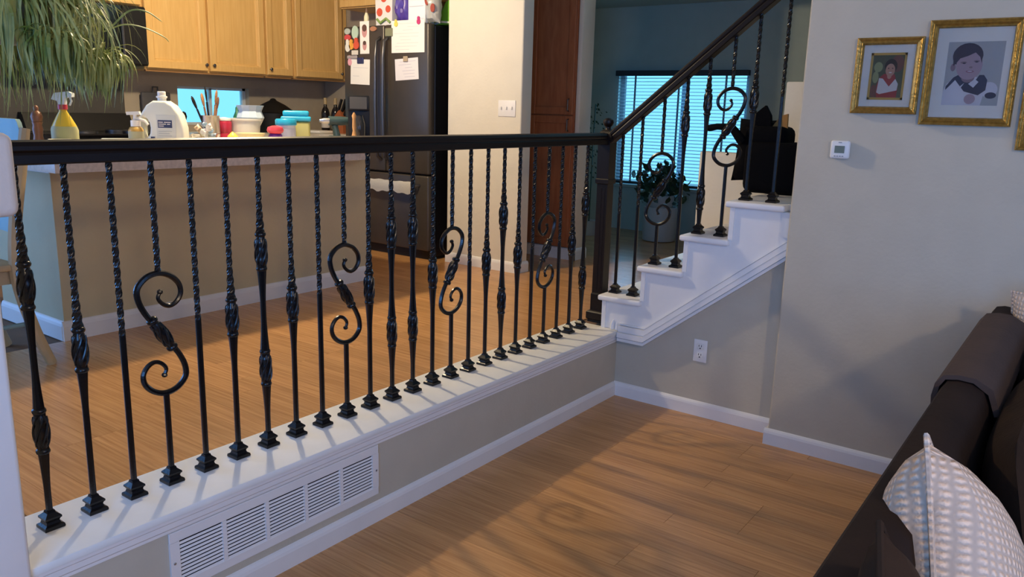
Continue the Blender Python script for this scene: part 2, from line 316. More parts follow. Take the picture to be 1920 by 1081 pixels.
# ================================================================== RAILINGS
SP = 0.118; ZC = 0.372; HB = 0.972
SCR = [(648.6,478.2),(646,487.9),(651.2,496.6),(659,499.2),(667.4,492.7),(672.9,479.8),(671.3,465.2),(662.2,453.9),(648.6,450),(634,457.1),(623.4,473.3),(623.4,491.1),(629.2,508.9),(638.9,526.7),(648,542)]
def scroll_pts():
    up = []
    for x, y in SCR:
        u = (x-648.0)/377.0; v = (542-(y+.21*(x-648)))/508.0; up.append((u, v))
    return up + [(-u, -v) for u, v in up[:-1][::-1]]
def rod(bb, z0, z1, half, twist, flare=(), phase=0.0):
    n = max(2, int((z1-z0)/0.008)); t = bmesh.new(); rings = []
    for i in range(n+1):
        z = z0+(z1-z0)*i/n; a = math.pi/4+phase + (twist*(z-z0)/0.029*math.pi/2 if twist else 0); k = 1.0
        for f in flare:
            d = abs(z-f); k = max(k, 1+0.75*max(0, 1-max(0, d-.05)/0.12)**1.5)
        r = half*k
        rings.append([t.verts.new((r*(1.26 if j % 2 == 0 else 1.06)*math.cos(a+j*math.pi/4), r*(1.26 if j % 2 == 0 else 1.06)*math.sin(a+j*math.pi/4), z)) for j in range(8)])
    for a, b in zip(rings, rings[1:]):
        for j in range(8): t.faces.new((a[j], a[(j+1) % 8], b[(j+1) % 8], b[j]))
    t.faces.new(rings[0][::-1]); t.faces.new(rings[-1]); bb._merge(t)
def me_of(o): 
    me = o.data; bpy.data.objects.remove(o); return me
def knuckle_mesh():
    b = B(); b.lathe([(0.012, -.064), (0.0165, -.061), (0.018, -.056), (0.0165, -.051), (0.0135, -.048), (0.0140, -.043), (0.0175, -.034), (0.0185, -.026), (0.0165, -.020), (0.0185, -.010), (0.0190, 0), (0.0185, .010), (0.0165, .020), (0.0185, .026), (0.0175, .034), (0.0140, .043), (0.0135, .048), (0.0165, .051), (0.018, .056), (0.0165, .061), (0.012, .064)], 12)
    for k in range(6):
        a = k*math.pi/3
        pts = [((0.0150+0.0042*math.sin(math.pi*j/8)**.5)*math.cos(a+j*.2), (0.0150+0.0042*math.sin(math.pi*j/8)**.5)*math.sin(a+j*.2), -.040+.010*j) for j in range(9)]
        b.tube(pts, 0.0028, 5)
    return me_of(b.obj('knuckle', M_iron, smooth=True))
def shoe_mesh():
    s2 = math.sqrt(2); b = B()
    b.lathe([(r*s2, z) for r, z in ((.0255, 0), (.0265, .004), (.0255, .010), (.0185, .014), (.0165, .021), (.0185, .026), (.0215, .029), (.0215, .034), (.0150, .040), (.0110, .044), (.0095, .050))], 4, rot=math.pi/4)
    return me_of(b.obj('shoe', M_iron))
KN, SH = knuckle_mesh(), shoe_mesh()
BAR = {}
def bar_mesh(kind, h, kz, mirror=False):
    key = (kind, round(h, 3), tuple(kz), mirror)
    if key in BAR: return BAR[key]
    b = B(); q = 0.0072
    if kind == 'plain': rod(b, 0.03, h*.5, q, 0.0); rod(b, h*.5, h, q, 1.0)
    elif kind == 'scroll':
        sp = scroll_pts(); sg = -1 if mirror else 1; zc = kz[0]
        ztop = zc+sp[8][1]; zbot = zc-sp[8][1]
        rod(b, 0.03, zbot, q, 0); rod(b, ztop, h, q, 0.9)
        pts = catmull([(sg*u, 0, zc+v) for u, v in sp], 5); n = len(pts)
        rad = [0.0088*(0.62+0.38*min(1, 4.0*min(i, n-1-i)/n)) for i in range(n)]
        b.tube(pts, rad, 8)
        for e in (pts[0], pts[-1]): b.lathe([(0.001, -.008), (.007, -.005), (.009, 0), (.007, .005), (.001, .008)], 8, c=tuple(e))
    else:
        zs = sorted(kz); rod(b, 0.03, zs[0], q, 0, zs); prev = zs[0]
        for z in zs[1:]: rod(b, prev, z, q, 0, zs); prev = z
        rod(b, prev, h, q, 1.0, zs)
    BAR[key] = me_of(b.obj('baluster', M_iron, smooth=False)); return BAR[key]
def baluster(par, x, y, z, kind, h, kz=(), rz=0.0, mirror=False):
    o = link('baluster', bar_mesh(kind, h, kz, mirror), par, Vector((x, y, z))-Vector(par.location), (0, 0, rz))
    s = link('shoe', SH, o)
    if kind == 'knuckle':
        for k in kz: link('knuckle', KN, o, (0, 0, k))
    if kind == 'scroll':
        sg = -1 if mirror else 1
        k = link('knuckle', KN, o, (0, 0, kz[0]), (0, sg*R(-32), 0)); k.scale = (0.95, 0.95, 0.95)
    return o
lr = thing('level_railing', 'level iron railing with dark wood handrail on the half wall', 'railing', (1.4, 0, ZC))
SEQ = 'DSPXPSDSPXSDDSMPSDSPMPSD'
for i, ch in enumerate(SEQ):
    x = i*SP
    if ch == 'P': baluster(lr, x, 0, ZC, 'plain', HB)
    elif ch == 'S': baluster(lr, x, 0, ZC, 'knuckle', HB, (0.47,))
    elif ch == 'D': baluster(lr, x, 0, ZC, 'knuckle', HB, (0.275, 0.665))
    elif ch == 'X': baluster(lr, x, 0, ZC, 'scroll', HB, (0.465,))
    else: baluster(lr, x, 0, ZC, 'scroll', HB, (0.465,), mirror=True)
HP = [(-.030, 0.004), (-.026, 0), (.026, 0), (.030, 0.004), (.030, 0.024), (.027, 0.030), (.031, 0.036), (.031, 0.046), (.022, 0.056), (0.0, 0.060), (-.022, 0.056), (-.031, 0.046), (-.031, 0.036), (-.027, 0.030), (-.030, 0.024)]
child(B().prism([(u, 1.339+v) for u, v in HP], 0, -0.077, 2.872), 'handrail', M_esp, lr)
# newel post
NX, NY = 2.905, -0.002
nb = B(); s2 = math.sqrt(2)
nb.lathe([(r*s2, z) for r, z in ((.036, .373), (.036, .50), (.036, .53), (.032, .538), (.032, 1.13), (.040, 1.135), (.040, 1.155), (.036, 1.16), (.036, 1.36), (.046, 1.365), (.048, 1.375), (.046, 1.385), (.036, 1.392), (.028, 1.405), (.018, 1.415))], 4, c=(NX, NY, 0), rot=math.pi/4)
np_ = child(nb, 'newel_post', M_esp, lr)
fb = B().lathe([(.018, 1.413), (.014, 1.420), (.014, 1.428), (.024, 1.438), (.029, 1.450), (.026, 1.464), (.012, 1.474), (.001, 1.476)], 16, c=(NX, NY, 0))
f_ = fb.obj('finial', M_esp, np_, True); f_.location = (0, 0, 0)
bs = B().lathe([(r*s2, z) for r, z in ((.040, .373), (.046, .376), (.044, .388), (.052, .394), (.052, .430), (.046, .436), (.038, .440))], 4, c=(NX, NY, 0), rot=math.pi/4)
bs.obj('base_collar', M_esp, np_)
br = B(); 
for k in range(2): br.box(NX-.0335, NX-.031, NY-.018+.02*k, NY-.010+.02*k, .56, 1.11)
br.obj('flute', M_esp, np_)
# stair railing
sr = thing('stair_railing', 'sloping iron railing with dark handrail climbing the stairs', 'railing', (2.9, -0.5, Z1))
XB = 2.902; SLP = 0.8275
def rail_bot(y): return 1.361 + (-0.055-y)*SLP
yy0, yy1 = -0.030, -1.10
hp = bmesh.new(); ra = []
for y in (yy0, yy1):
    ra.append([hp.verts.new((XB+u, y, rail_bot(y)+v*1.2)) for u, v in HP])
for k in range(len(HP)): hp.faces.new((ra[0][k], ra[0][(k+1) % len(HP)], ra[1][(k+1) % len(HP)], ra[1][k]))
hp.faces.new(ra[0]); hp.faces.new(ra[1][::-1]); hb = B(); hb._merge(hp); child(hb, 'handrail', M_esp, sr)
def sbal(y, step, kind, kz=(), mirror=False):
    z = Z1+RISE*step; baluster(sr, XB, y, z, kind, rail_bot(y)+.012-z, kz, R(-90), mirror)
sbal(-0.097, 0, 'plain'); sbal(-0.205, 0, 'plain')
sbal(-0.321, 1, 'scroll', (0.39,), True); sbal(-0.439, 1, 'knuckle', (0.72,))
sbal(-0.547, 2, 'knuckle', (0.18, 0.64)); sbal(-0.664, 2, 'scroll', (0.525,), True)
sbal(-0.775, 3, 'knuckle', (0.47,)); sbal(-0.905, 3, 'plain'); 
# end post where the rail stops
ep = thing('railing_end_post', 'pale blurred end post with rounded head at the left frame edge', 'post', (-0.22, -0.08, 0))
child(B().box(-0.40, -0.13, -0.19, 0.10, 0, 1.26, 0.012, 3), 'shaft', M_white, ep, True)
child(B().box(-0.45, -0.078, -0.215, 0.125, 1.240, 1.425, 0.022, 4), 'head', mat('post_head_paint', (0.70, 0.60, 0.52), 0.8, bump=0.3), ep, True)
# ================================================================== AIR GRILLE
vg = thing('air_return_grille', 'white louvred air return grille in the half wall', 'grille', (0.65, -0.153, 0.107))
x0, x1, z0, z1 = 0.240, 1.063, 0.106, 0.299
yo = -0.161; fr = B()
fr.box(x0, x1, yo, -0.1535, z1-.032, z1, .0015); fr.box(x0, x1, yo, -0.1535, z0, z0+.030, .0015)
fr.box(x0, x0+.030, yo, -0.1535, z0+.0302, z1-.0322, .0); fr.box(x1-.030, x1, yo, -0.1535, z0+.0302, z1-.0322, .0)
child(fr, 'frame', M_white, vg)
child(B().box(x0+.02, x1-.02, -0.1545, -0.1538, z0+.02, z1-.02), 'duct_shade_sheet', M_black, vg)  # flat black sheet standing in for the shade between the slats
pitch = (x1-x0-.06+.014)/5
for k in range(1, 5): child(B().box(x0+.030+k*pitch-.014, x0+.030+k*pitch, yo, -0.1535, z0+.03, z1-.032), 'mullion', M_white, vg)
NS = 11; hz = (z1-.032-z0-.030)/NS; slat = None
for k in range(5):
    for j in range(NS):
        zz = z0+.030+hz*(j+.5)
        if slat is None:
            slat = child(B().prism([(-0.1600, -hz*.50), (-0.1590, -hz*.50), (-0.1562, hz*.02), (-0.1572, hz*.04)], 0, -(pitch-.014)/2, (pitch-.014)/2), 'slat', M_white, vg); sm = slat.data; bpy.data.objects.remove(slat)
        o = link('slat', sm, vg, (x0+.030+k*pitch+(pitch-.014)/2-0.65, 0.153, zz-0.107))
for sx_ in (x0+.012, x1-.012):
    child(B().lathe([(.004, 0), (.004, .002), (.002, .003)], 8, M=Matrix.Translation((sx_, yo, (z0+z1)/2)) @ Matrix.Rotation(R(90), 4, 'X')), 'screw', M_steel, vg)
# ================================================================== WALL FITTINGS
o_ = thing('wall_outlet', 'white duplex outlet below the stairs', 'outlet', (LX, -0.632, 0.342))
def xbox(par, name, m, xx0, xx1, yy0, yy1, zz0, zz1, bev=0.0, seg=1): return child(B().box(xx0, xx1, yy0, yy1, zz0, zz1, bev, seg), name, m, par, bev > 0)
xbox(o_, 'plate', M_white, LX-.006, LX-.0003, -0.668, -0.596, 0.284, 0.400, .003, 2)
for zc in (0.365, 0.320):
    f = xbox(o_, 'socket', M_plastic, LX-.0085, LX-.0055, -0.649, -0.615, zc-.015, zc+.015, .003, 2)
    s = B(); s.box(LX-.0089, LX-.0084, -0.640, -0.637, zc-.001, zc+.009); s.box(LX-.0089, LX-.0084, -0.627, -0.624, zc-.001, zc+.009); s.box(LX-.0089, LX-.0084, -0.635, -0.629, zc-.012, zc-.006)
    s.obj('slots', M_black, f); f.children[0].matrix_parent_inverse = Matrix.Identity(4)
sw = thing('light_switch', 'white triple light switch plate on the cream wall', 'light switch', (3.747, 1.292, 1.513))
xbox(sw, 'plate', M_white, 3.741, 3.7467, 1.217, 1.367, 1.456, 1.567, .003, 2)
for dy in (-.046, 0, .046): xbox(sw, 'toggle', M_plastic, 3.731, 3.742, 1.292+dy-.005, 1.292+dy+.005, 1.505, 1.524, .002)
th = thing('thermostat', 'white wall thermostat with small grey screen', 'thermostat', (2.72, -1.233, 1.376))
xbox(th, 'body', M_plastic, 2.697, 2.7215, -1.273, -1.194, 1.338, 1.414, .010, 3)
xbox(th, 'screen', flat('lcd_grey', (0.16, 0.20, 0.17), 0.3), 2.6955, 2.6975, -1.254, -1.214, 1.362, 1.392)
for k in range(4): xbox(th, 'button', flat('button_grey', (0.3, 0.3, 0.3)), 2.6955, 2.6975, -1.252+k*.0105, -1.245+k*.0105, 1.347, 1.351)
xbox(th, 'badge', flat('button_grey', (0.3, 0.3, 0.3)), 2.6955, 2.6975, -1.241, -1.227, 1.404, 1.407)
# framed photographs
def frame_on_wall(name, label, y0, y1, z0, z1, fw, prof, tilt=0.0):
    t = thing(name, label, 'framed photo', (PX, (y0+y1)/2, z0))
    prof_pts = prof
    bb = bmesh.new(); cs = [(y0, z0), (y1, z0), (y1, z1), (y0, z1)]; sg = [(1, 1), (-1, 1), (-1, -1), (1, -1)]; rings = []
    for (d, h) in prof_pts:
        rings.append([bb.verts.new((PX-.002-h, c[0]+s[0]*d, c[1]+s[1]*d)) for c, s in zip(cs, sg)])
    rings.append(rings[0])
    for a, b in zip(rings, rings[1:]):
        for j in range(4): bb.faces.new((a[j], a[(j+1) % 4], b[(j+1) % 4], b[j]))
    q = B(); q._merge(bb); child(q, 'frame', M_gold, t); return t
t1 = frame_on_wall('framed_photo', 'small gold frame with a photo of a child in red', -1.505, -1.256, 1.527, 1.824, .03, [(0, 0), (0, .018), (.006, .024), (.014, .018), (.022, .022), (.028, .012), (.028, 0)])
xbox(t1, 'backing', M_black, PX-.006, PX-.001, -1.500, -1.262, 1.532, 1.818)
xbox(t1, 'mat_board', M_matb, PX-.009, PX-.0062, -1.478, -1.283, 1.555, 1.798)
g = B(); 
for a in ((-1.448, -1.314, 1.756, 1.765), (-1.448, -1.314, 1.582, 1.591), (-1.448, -1.440, 1.582, 1.765), (-1.323, -1.314, 1.582, 1.765)): g.box(PX-.012, PX-.0091, *a)
child(g, 'inner_band', M_goldf, t1)
PM1 = [flat('p1_green', (0.075, 0.085, 0.045), 0.5), flat('p1_skin', (0.40, 0.22, 0.15), 0.5), flat('p1_hair', (0.03, 0.02, 0.018), 0.5), flat('p1_red', (0.30, 0.04, 0.035), 0.5), flat('p1_white', (0.55, 0.52, 0.50), 0.5), flat('p1_light', (0.24, 0.26, 0.12), 0.5), flat('p1_brown', (0.15, 0.06, 0.04), 0.5)]
def ph(cy, cz, w, h, shapes, xx):
    b = B(); b.mi = 0; b.box(xx, xx+.001, cy-w/2, cy+w/2, cz-h/2, cz+h/2)
    for k, (mi, kind, *a) in enumerate(shapes):
        b.mi = mi; top = xx-.00012*(k+1)
        if kind == 'e': b.disc(cy-a[0]*w, cz+a[1]*h, a[2]*w, a[3]*h, (top, xx+.0005), 0)
        else: b.prism([(cy-u*w, cz+v*h) for u, v in a[0]], 0, top, xx+.0005)
    return b
child(ph(-1.381, 1.6735, .118, .165, [(5, 'e', -.30, .22, .14, .12), (5, 'e', -.36, -.02, .10, .14), (6, 'e', .30, .3, .2, .2), (6, 'e', -.38, -.35, .12, .15), (3, 'p', [(-.28, -.5), (.36, -.5), (.38, -.30), (.26, .02), (.12, .06), (-.1, .06), (-.22, -.02), (-.30, -.2)]), (4, 'p', [(-.24, -.04), (-.12, -.05), (.10, -.24), (.28, -.06), (.38, -.18), (.36, -.33), (.06, -.38), (-.18, -.42), (-.28, -.38)]), (3, 'p', [(-.12, .05), (.26, .05), (.12, -.15), (.06, -.2), (-.06, -.1)]), (1, 'e', .08, .01, .07, .07), (2, 'e', .10, .24, .20, .17), (1, 'e', .09, .15, .15, .15), (2, 'e', .03, .19, .022, .012), (2, 'e', .16, .19, .022, .012), (4, 'e', .10, .09, .05, .014), (1, 'e', .1, .145, .015, .03)], PX-.0115), 'photo_print', PM1, t1)
xbox(t1, 'glass', mat('picture_glass', (1, 1, 1), 0.02, trans=1.0), PX-.0142, PX-.0132, -1.477, -1.284, 1.556, 1.797)
t2 = frame_on_wall('framed_photo', 'larger gold frame with a photo of a toddler in a vest', -1.834, -1.519, 1.489, 1.882, .03, [(0, 0), (0, .020), (.005, .026), (.010, .022), (.015, .026), (.022, .018), (.026, .020), (.030, .010), (.030, 0)])
xbox(t2, 'backing', M_black, PX-.006, PX-.001, -1.828, -1.525, 1.495, 1.876)
xbox(t2, 'mat_board', M_matb, PX-.009, PX-.0062, -1.815, -1.545, 1.508, 1.858)
PM2 = [flat('p2_grey', (0.36, 0.37, 0.37), 0.5), flat('p2_skin', (0.36, 0.26, 0.30), 0.5), flat('p2_hair', (0.035, 0.028, 0.05), 0.5), flat('p2_vest', (0.025, 0.03, 0.065), 0.5), flat('p2_shirt', (0.55, 0.55, 0.60), 0.5), flat('p2_lips', (0.26, 0.12, 0.16), 0.5), flat('p2_shade', (0.22, 0.15, 0.18), 0.5)]
child(ph(-1.685, 1.683, .190, .235, [(4, 'e', .32, -.25, .15, .12), (3, 'e', .36, -.34, .10, .05), (4, 'p', [(-.5, -.5), (.20, -.5), (.24, -.30), (.20, -.08), (.0, -.04), (-.30, -.06), (-.45, -.16), (-.5, -.28)]), (3, 'p', [(-.46, -.20), (-.34, -.06), (-.26, -.02), (-.10, -.12), (-.20, -.20), (-.30, -.10), (-.46, -.26)]), (3, 'p', [(-.18, -.22), (-.10, -.10), (.02, -.16), (.12, -.02), (.20, -.02), (.27, -.10), (.26, -.26), (.14, -.34), (-.12, -.28)]), (4, 'p', [(-.06, -.16), (.06, -.09), (.12, -.13), (.04, -.22)]), (1, 'e', .0, -.40, .10, .08), (6, 'e', -.08, -.06, .12, .08), (2, 'e', -.13, .28, .27, .20), (6, 'e', -.37, .10, .045, .06), (1, 'e', -.085, .13, .235, .225), (2, 'p', [(-.37, .12), (-.39, .28), (-.32, .40), (-.16, .475), (-.02, .45), (.08, .38), (.13, .26), (.13, .16), (.09, .26), (.0, .33), (-.12, .28), (-.26, .24), (-.31, .18)]), (6, 'e', -.19, .175, .060, .018), (6, 'e', .04, .195, .055, .018), (2, 'e', -.18, .165, .03, .012), (2, 'e', .04, .185, .03, .012), (6, 'e', -.05, .10, .03, .016), (5, 'e', -.06, .035, .075, .020), (4, 'e', -.06, .038, .045, .007)], PX-.0095), 'photo_print', PM2, t2)
xbox(t2, 'glass', MATS['picture_glass'], PX-.0142, PX-.0132, -1.805, -1.548, 1.518, 1.853)
t3 = frame_on_wall('framed_photo', 'gold frame cut off at the right edge of the view', -2.12, -1.860, 1.405, 1.72, .03, [(0, 0), (0, .020), (.005, .026), (.010, .022), (.015, .026), (.022, .018), (.026, .020), (.030, .010), (.030, 0)])
xbox(t3, 'backing', M_black, PX-.006, PX-.001, -2.115, -1.866, 1.41, 1.715)
xbox(t3, 'mat_board', M_matb, PX-.009, PX-.0062, -2.092, -1.888, 1.433, 1.692)
#@@PART2
# ================================================================== KITCHEN
CT = 1.262                                   # counter top height
isl = thing('kitchen_island', 'olive painted kitchen island behind the railing', 'kitchen island', (1.87, 2.1, K))
child(B().box(0.885, 2.872, 1.79, 2.45, K, 1.160), 'body', M_island, isl)
child(B().prism([(1.79-u, K+v*1.25) for u, v in BBP], 0, 0.873, 2.884), 'baseboard', M_white, isl)
child(B().prism([(0.885-u, K+v*1.25) for u, v in BBP], 1, 1.79, 2.45), 'baseboard', M_white, isl)
child(B().box(0.87, 2.89, 1.768, 2.46, 1.162, 1.1805), 'apron', M_counter, isl)
wt = B().prism([(0.76, 1.46), (2.57, 1.46), (2.90, 1.80), (2.90, 2.50), (0.76, 2.50)], 2, 1.186, CT).obj('island_worktop', M_counter); tag(wt, 'tan laminate worktop lying on the kitchen island', 'worktop')
def cab_door(par, x0, x1, z0, z1, y, knob_left=True, m=M_maple):
    """a raised frame door whose face looks towards -y"""
    d = B(); t = bmesh.new(); cs = [(x0, z0), (x1, z0), (x1, z1), (x0, z1)]; sg = [(1, 1), (-1, 1), (-1, -1), (1, -1)]
    rings = [[t.verts.new((c[0]+q[0]*dd, y-h, c[1]+q[1]*dd)) for c, q in zip(cs, sg)] for dd, h in ((0, -.014), (0, .014), (.004, .019), (.052, .019), (.056, .014), (.062, .012), (.070, -.002))]
    for a, b in zip(rings, rings[1:]):
        for jj in range(4): t.faces.new((a[jj], a[(jj+1) % 4], b[(jj+1) % 4], b[jj]))
    t.faces.new(rings[0][::-1]); t.faces.new(rings[-1]); d._merge(t)
    o = child(d, 'door', m, par)
    kx = x0+.022 if knob_left else x1-.022
    k = B().lathe([(.005, 0), (.005, .012), (.012, .018), (.013, .024), (.008, .029)], 10, M=Matrix.Translation((kx, y-.018, z0+.045)) @ Matrix.Rotation(R(90), 4, 'X'))
    kk = k.obj('knob', M_dsteel, o, True); return o
CB = 1.722
def wall_cab(label, x0, x1, doors, z0=CB, z1=2.62, name='wall_cabinet'):
    t = thing(name, label, 'cabinet', ((x0+x1)/2, 3.78, z0), group='maple wall cabinets')
    child(B().box(x0, x1, 3.618, 3.929, z0, z1), 'body', M_maple, t)
    child(B().box(x0+.01, x1-.01, 3.618, 3.64, z0-.012, z0-.0005), 'light_rail', mat('maple_edge', (0.33, 0.17, 0.06), 0.5), t)
    for a, b, kl in doors: cab_door(t, a, b, z0+.012, z1-.02, 3.602, kl)
wall_cab('widest maple wall cabinet, two doors, next to the black microwave', 2.43, 3.48, [(2.442, 2.935, False), (2.957, 3.470, True)])
wall_cab('narrow single door maple wall cabinet', 3.4815, 3.765, [(3.492, 3.752, True)])
wall_cab('single door maple wall cabinet nearest the refrigerator', 3.7665, 4.392, [(3.792, 4.312, False)])
wall_cab('maple wall cabinet above the black microwave', 1.66, 2.4285, [(1.672, 2.04, False), (2.055, 2.418, True)], 2.150)
fc = thing('wall_cabinet', 'maple cabinet above the refrigerator', 'cabinet', (4.2, 2.5, 2.3), group='maple wall cabinets')
child(B().box(4.05, 4.399, 1.87, 3.30, 2.30, 2.70), 'body', M_maple, fc)
for a, b in ((1.88, 2.57), (2.59, 3.29)):
    d = B(); d.box(4.0345, 4.049, a, b, 2.31, 2.68); d.box(4.022, 4.034, a, a+.05, 2.31, 2.68); d.box(4.022, 4.034, b-.05, b, 2.31, 2.68); d.box(4.022, 4.034, a+.0502, b-.0502, 2.31, 2.36); child(d, 'door', M_maple, fc)
mw = thing('microwave', 'black microwave above the stove behind the hanging plant', 'microwave', (2.04, 3.7, 1.742))
child(B().box(1.665, 2.425, 3.545, 3.928, 1.742, 2.148, .006), 'body', M_black, mw)
child(B().box(1.67, 2.24, 3.530, 3.546, 1.75, 2.14, .004), 'door', mat('microwave_glass', (0.01, 0.012, 0.013), 0.12), mw)
child(B().box(2.25, 2.42, 3.532, 3.546, 1.75, 2.14, .004), 'control_panel', M_black, mw)
child(B().tube([(2.225, 3.530, 1.80), (2.225, 3.500, 1.81), (2.225, 3.500, 2.09), (2.225, 3.530, 2.10)], .010, 8), 'handle', M_dsteel, mw, True)
sv = thing('stove', 'black kitchen range under the microwave', 'stove', (2.04, 3.6, K))
child(B().box(1.665, 2.425, 3.28, 3.92, K, 1.26), 'body', M_black, sv)
child(B().box(1.665, 2.425, 3.26, 3.92, 1.261, 1.275, .003), 'cooktop', mat('cooktop_glass', (0.008, 0.008, 0.009), 0.08), sv)
child(B().prism([(3.80, 1.276), (3.915, 1.276), (3.915, 1.40), (3.86, 1.40)], 0, 1.665, 2.425), 'back_panel', M_black, sv)
for k in range(2):
    for j in range(2): child(B().lathe([(.085, 0), (.085, .012), (.07, .014)], 20, c=(1.86+.36*k, 3.42+.24*j, 1.276)), 'burner_grate', M_dsteel, sv, True)
tag(B().box(0.95, 2.427, 3.918, 3.9295, 1.28, 1.74, .002).obj('backsplash_panel', flat('splash_black', (0.05, 0.047, 0.044), 0.5)), 'dark backsplash panel behind the stove', 'panel')
bc = thing('base_cabinet', 'maple base cabinets along the kitchen back wall', 'cabinet', (3.2, 3.6, K))
child(B().box(2.43, 3.80, 3.34, 3.92, K, 1.22), 'body', M_maple, bc)
for a in (2.45, 2.90, 3.35): cab_door(bc, a, a+.43, K+.1, 1.0, 3.325)
bc2 = thing('base_cabinet', 'maple base cabinets beside the refrigerator', 'cabinet', (4.1, 3.2, K))
child(B().box(3.815, 4.395, 2.87, 3.92, K, 1.22), 'body', M_maple, bc2)
child(B().box(3.80, 3.814, 2.88, 3.32, K+.1, 1.2), 'door', M_maple, bc2)
k = B(); k.prism([(2.43, 3.30), (3.78, 3.30), (3.78, 2.862), (4.399, 2.862), (4.399, 3.929), (2.43, 3.929)], 2, 1.221, CT)
tag(k.obj('kitchen_worktop', mat('worktop_pale', (0.58, 0.55, 0.48), 0.4, var=0.08, vscale=40)), 'pale worktop along the kitchen back wall', 'worktop')
# ---- refrigerator
FX = 3.65
fr = thing('refrigerator', 'dark slate french door refrigerator with notes on its doors', 'refrigerator', (4.02, 2.39, K))
child(B().box(FX+.075, 4.39, 1.945, 2.835, K+.02, 2.09, .006), 'body', M_black, fr)
child(B().box(FX+.05, FX+.075, 1.955, 2.825, K, K+.075), 'kick_grille', M_black, fr)
dl = child(B().box(FX, FX+.07, 2.394, 2.838, 1.010, 2.100, .012, 3), 'door', M_slate, fr, True)
dr = child(B().box(FX, FX+.07, 1.942, 2.386, 1.010, 2.100, .012, 3), 'door', M_slate, fr, True)
dz = child(B().box(FX, FX+.07, 1.942, 2.838, K+.075, 1.000, .012, 3), 'freezer_drawer', M_slate, fr, True)
for par, y in ((dl, 2.430), (dr, 2.350)):
    B().tube([(FX, y, 1.10), (FX-.045, y, 1.13), (FX-.058, y, 1.25), (FX-.062, y, 1.55), (FX-.058, y, 1.86), (FX-.045, y, 1.98), (FX, y, 2.01)], [.013]*7, 10).obj('handle', M_dsteel, par, True)
B().tube([(FX, 2.03, 0.925), (FX-.05, 2.04, 0.925), (FX-.05, 2.74, 0.925), (FX, 2.75, 0.925)], .011, 10).obj('handle', M_dsteel, dz, True)
# towel over the freezer handle
tb = bmesh.new(); rows = []
nU, nV = 30, 12
for i in range(nU+1):
    y = 2.055+(0.67)*i/nU; row = []; wv = .004*math.sin(i*1.3)+.004*math.sin(i*.53)
    sect = [(-.030, -.045), (-.033, -.02), (-.036, .004), (-.040, .020), (-.050, .026+wv*.5), (-.060, .022+wv*.5), (-.068, .008), (-.072, -.012), (-.074, -.035-wv), (-.072, -.058-wv*1.5)]
    for dx, dz_ in sect: row.append(tb.verts.new((FX+dx-.002*math.sin(i*2.1), y, .925+dz_)))
    rows.append(row)
for a, b in zip(rows, rows[1:]):
    for j in range(len(a)-1): tb.faces.new((a[j], a[j+1], b[j+1], b[j]))
bmesh.ops.solidify(tb, geom=list(tb.faces), thickness=.006)
q = B(); q._merge(tb); tag(q.obj('dish_towel', mat('towel_white', (0.78, 0.76, 0.72), 0.95, bump=0.5), smooth=True), 'white dish towel rolled over the freezer handle', 'towel')
# papers and magnets on the doors
def note(name, label, cat, y0, y1, z0, z1, m, tilt=0.0, lines=0, group=None, ink=(0.45, 0.45, 0.5)):
    t = thing(name, label, cat, (FX-.0012, (y0+y1)/2, (z0+z1)/2), group=group)
    w, h = y1-y0, z1-z0
    B().box(-.0016, .0004, -w/2, w/2, -h/2, h/2).obj('sheet', m, t)
    if lines:
        b = B(); rr = random.Random(lines)
        for k in range(lines):
            z = h/2-h*(k+1)/(lines+1); L = w*(.3+.5*rr.random()); s = -w/2+w*.08+(w*.84-L)*rr.random()
            b.box(-.0022, -.0012, -s-L, -s, z-.0016, z+.0016)
        b.obj('writing', flat('ink_%d' % lines, ink), t)
    t.rotation_euler = (tilt, 0, 0); return t
note('paper_note', 'large white note on the right refrigerator door', 'paper', 1.980, 2.312, 1.895, 2.125, M_paper, 0, 9, ink=(0.6, 0.6, 0.6))
note('notepad', 'small lined notepad hanging below the large note', 'paper', 2.040, 2.275, 1.700, 1.855, mat('notepad_paper', (0.72, 0.69, 0.70), 0.8), R(-3), 6, ink=(0.5, 0.48, 0.55))
note('paper_note', 'blank white sheet low on the left refrigerator door', 'paper', 2.548, 2.760, 1.665, 1.855, M_paper, R(2), 2, ink=(0.6, 0.6, 0.6))
ps = thing('photo_strip', 'narrow photo strip on the left refrigerator door', 'photo', (FX-.0012, 2.600, 2.015))
B().box(-.0016, .0004, -.05, .05, -.12, .12).obj('sheet', M_paper, ps)
b = B(); b.disc(-0.0, .045, .028, .045, (-.0022, -.0012), 0); b.disc(0.0, -.06, .022, .035, (-.0022, -.0012), 0); b.obj('portrait', flat('portrait_pink', (0.55, 0.28, 0.27)), ps)
b = B(); b.disc(0, .070, .026, .026, (-.0028, -.002), 0); b.disc(0, -.04, .018, .016, (-.0028, -.002), 0); b.obj('portrait_hair', flat('hair_brown', (0.10, 0.05, 0.04)), ps)
def magnet(label, y, z, w, h, c, shape='e', name='fridge_magnet'):
    b = B()
    if shape == 'e': b.disc(y, z, w/2, h/2, (FX-.010, FX-.0008), 0)
    elif shape == 'b': b.box(FX-.012, FX-.0008, y-w/2, y+w/2, z-h/2, z+h/2, .003)
    else:
        b.disc(y, z, w/2, h*.3, (FX-.009, FX-.0008), 0); b.disc(y, z+h*.35, w*.3, h*.22, (FX-.011, FX-.0008), 0)
    return tag(b.obj(name, flat('magnet_%.2f_%.2f_%.2f' % c, c, 0.4)), label, 'magnet', 'magnets on the refrigerator door')
magnet('pale green round magnet beside the photo strip', 2.700, 2.055, .070, .10, (0.45, 0.60, 0.48))
magnet('grey oval magnet near the door corner', 2.785, 2.065, .065, .045, (0.42, 0.47, 0.42))
magnet('red round magnet near the door corner', 2.785, 2.020, .070, .045, (0.55, 0.06, 0.07))
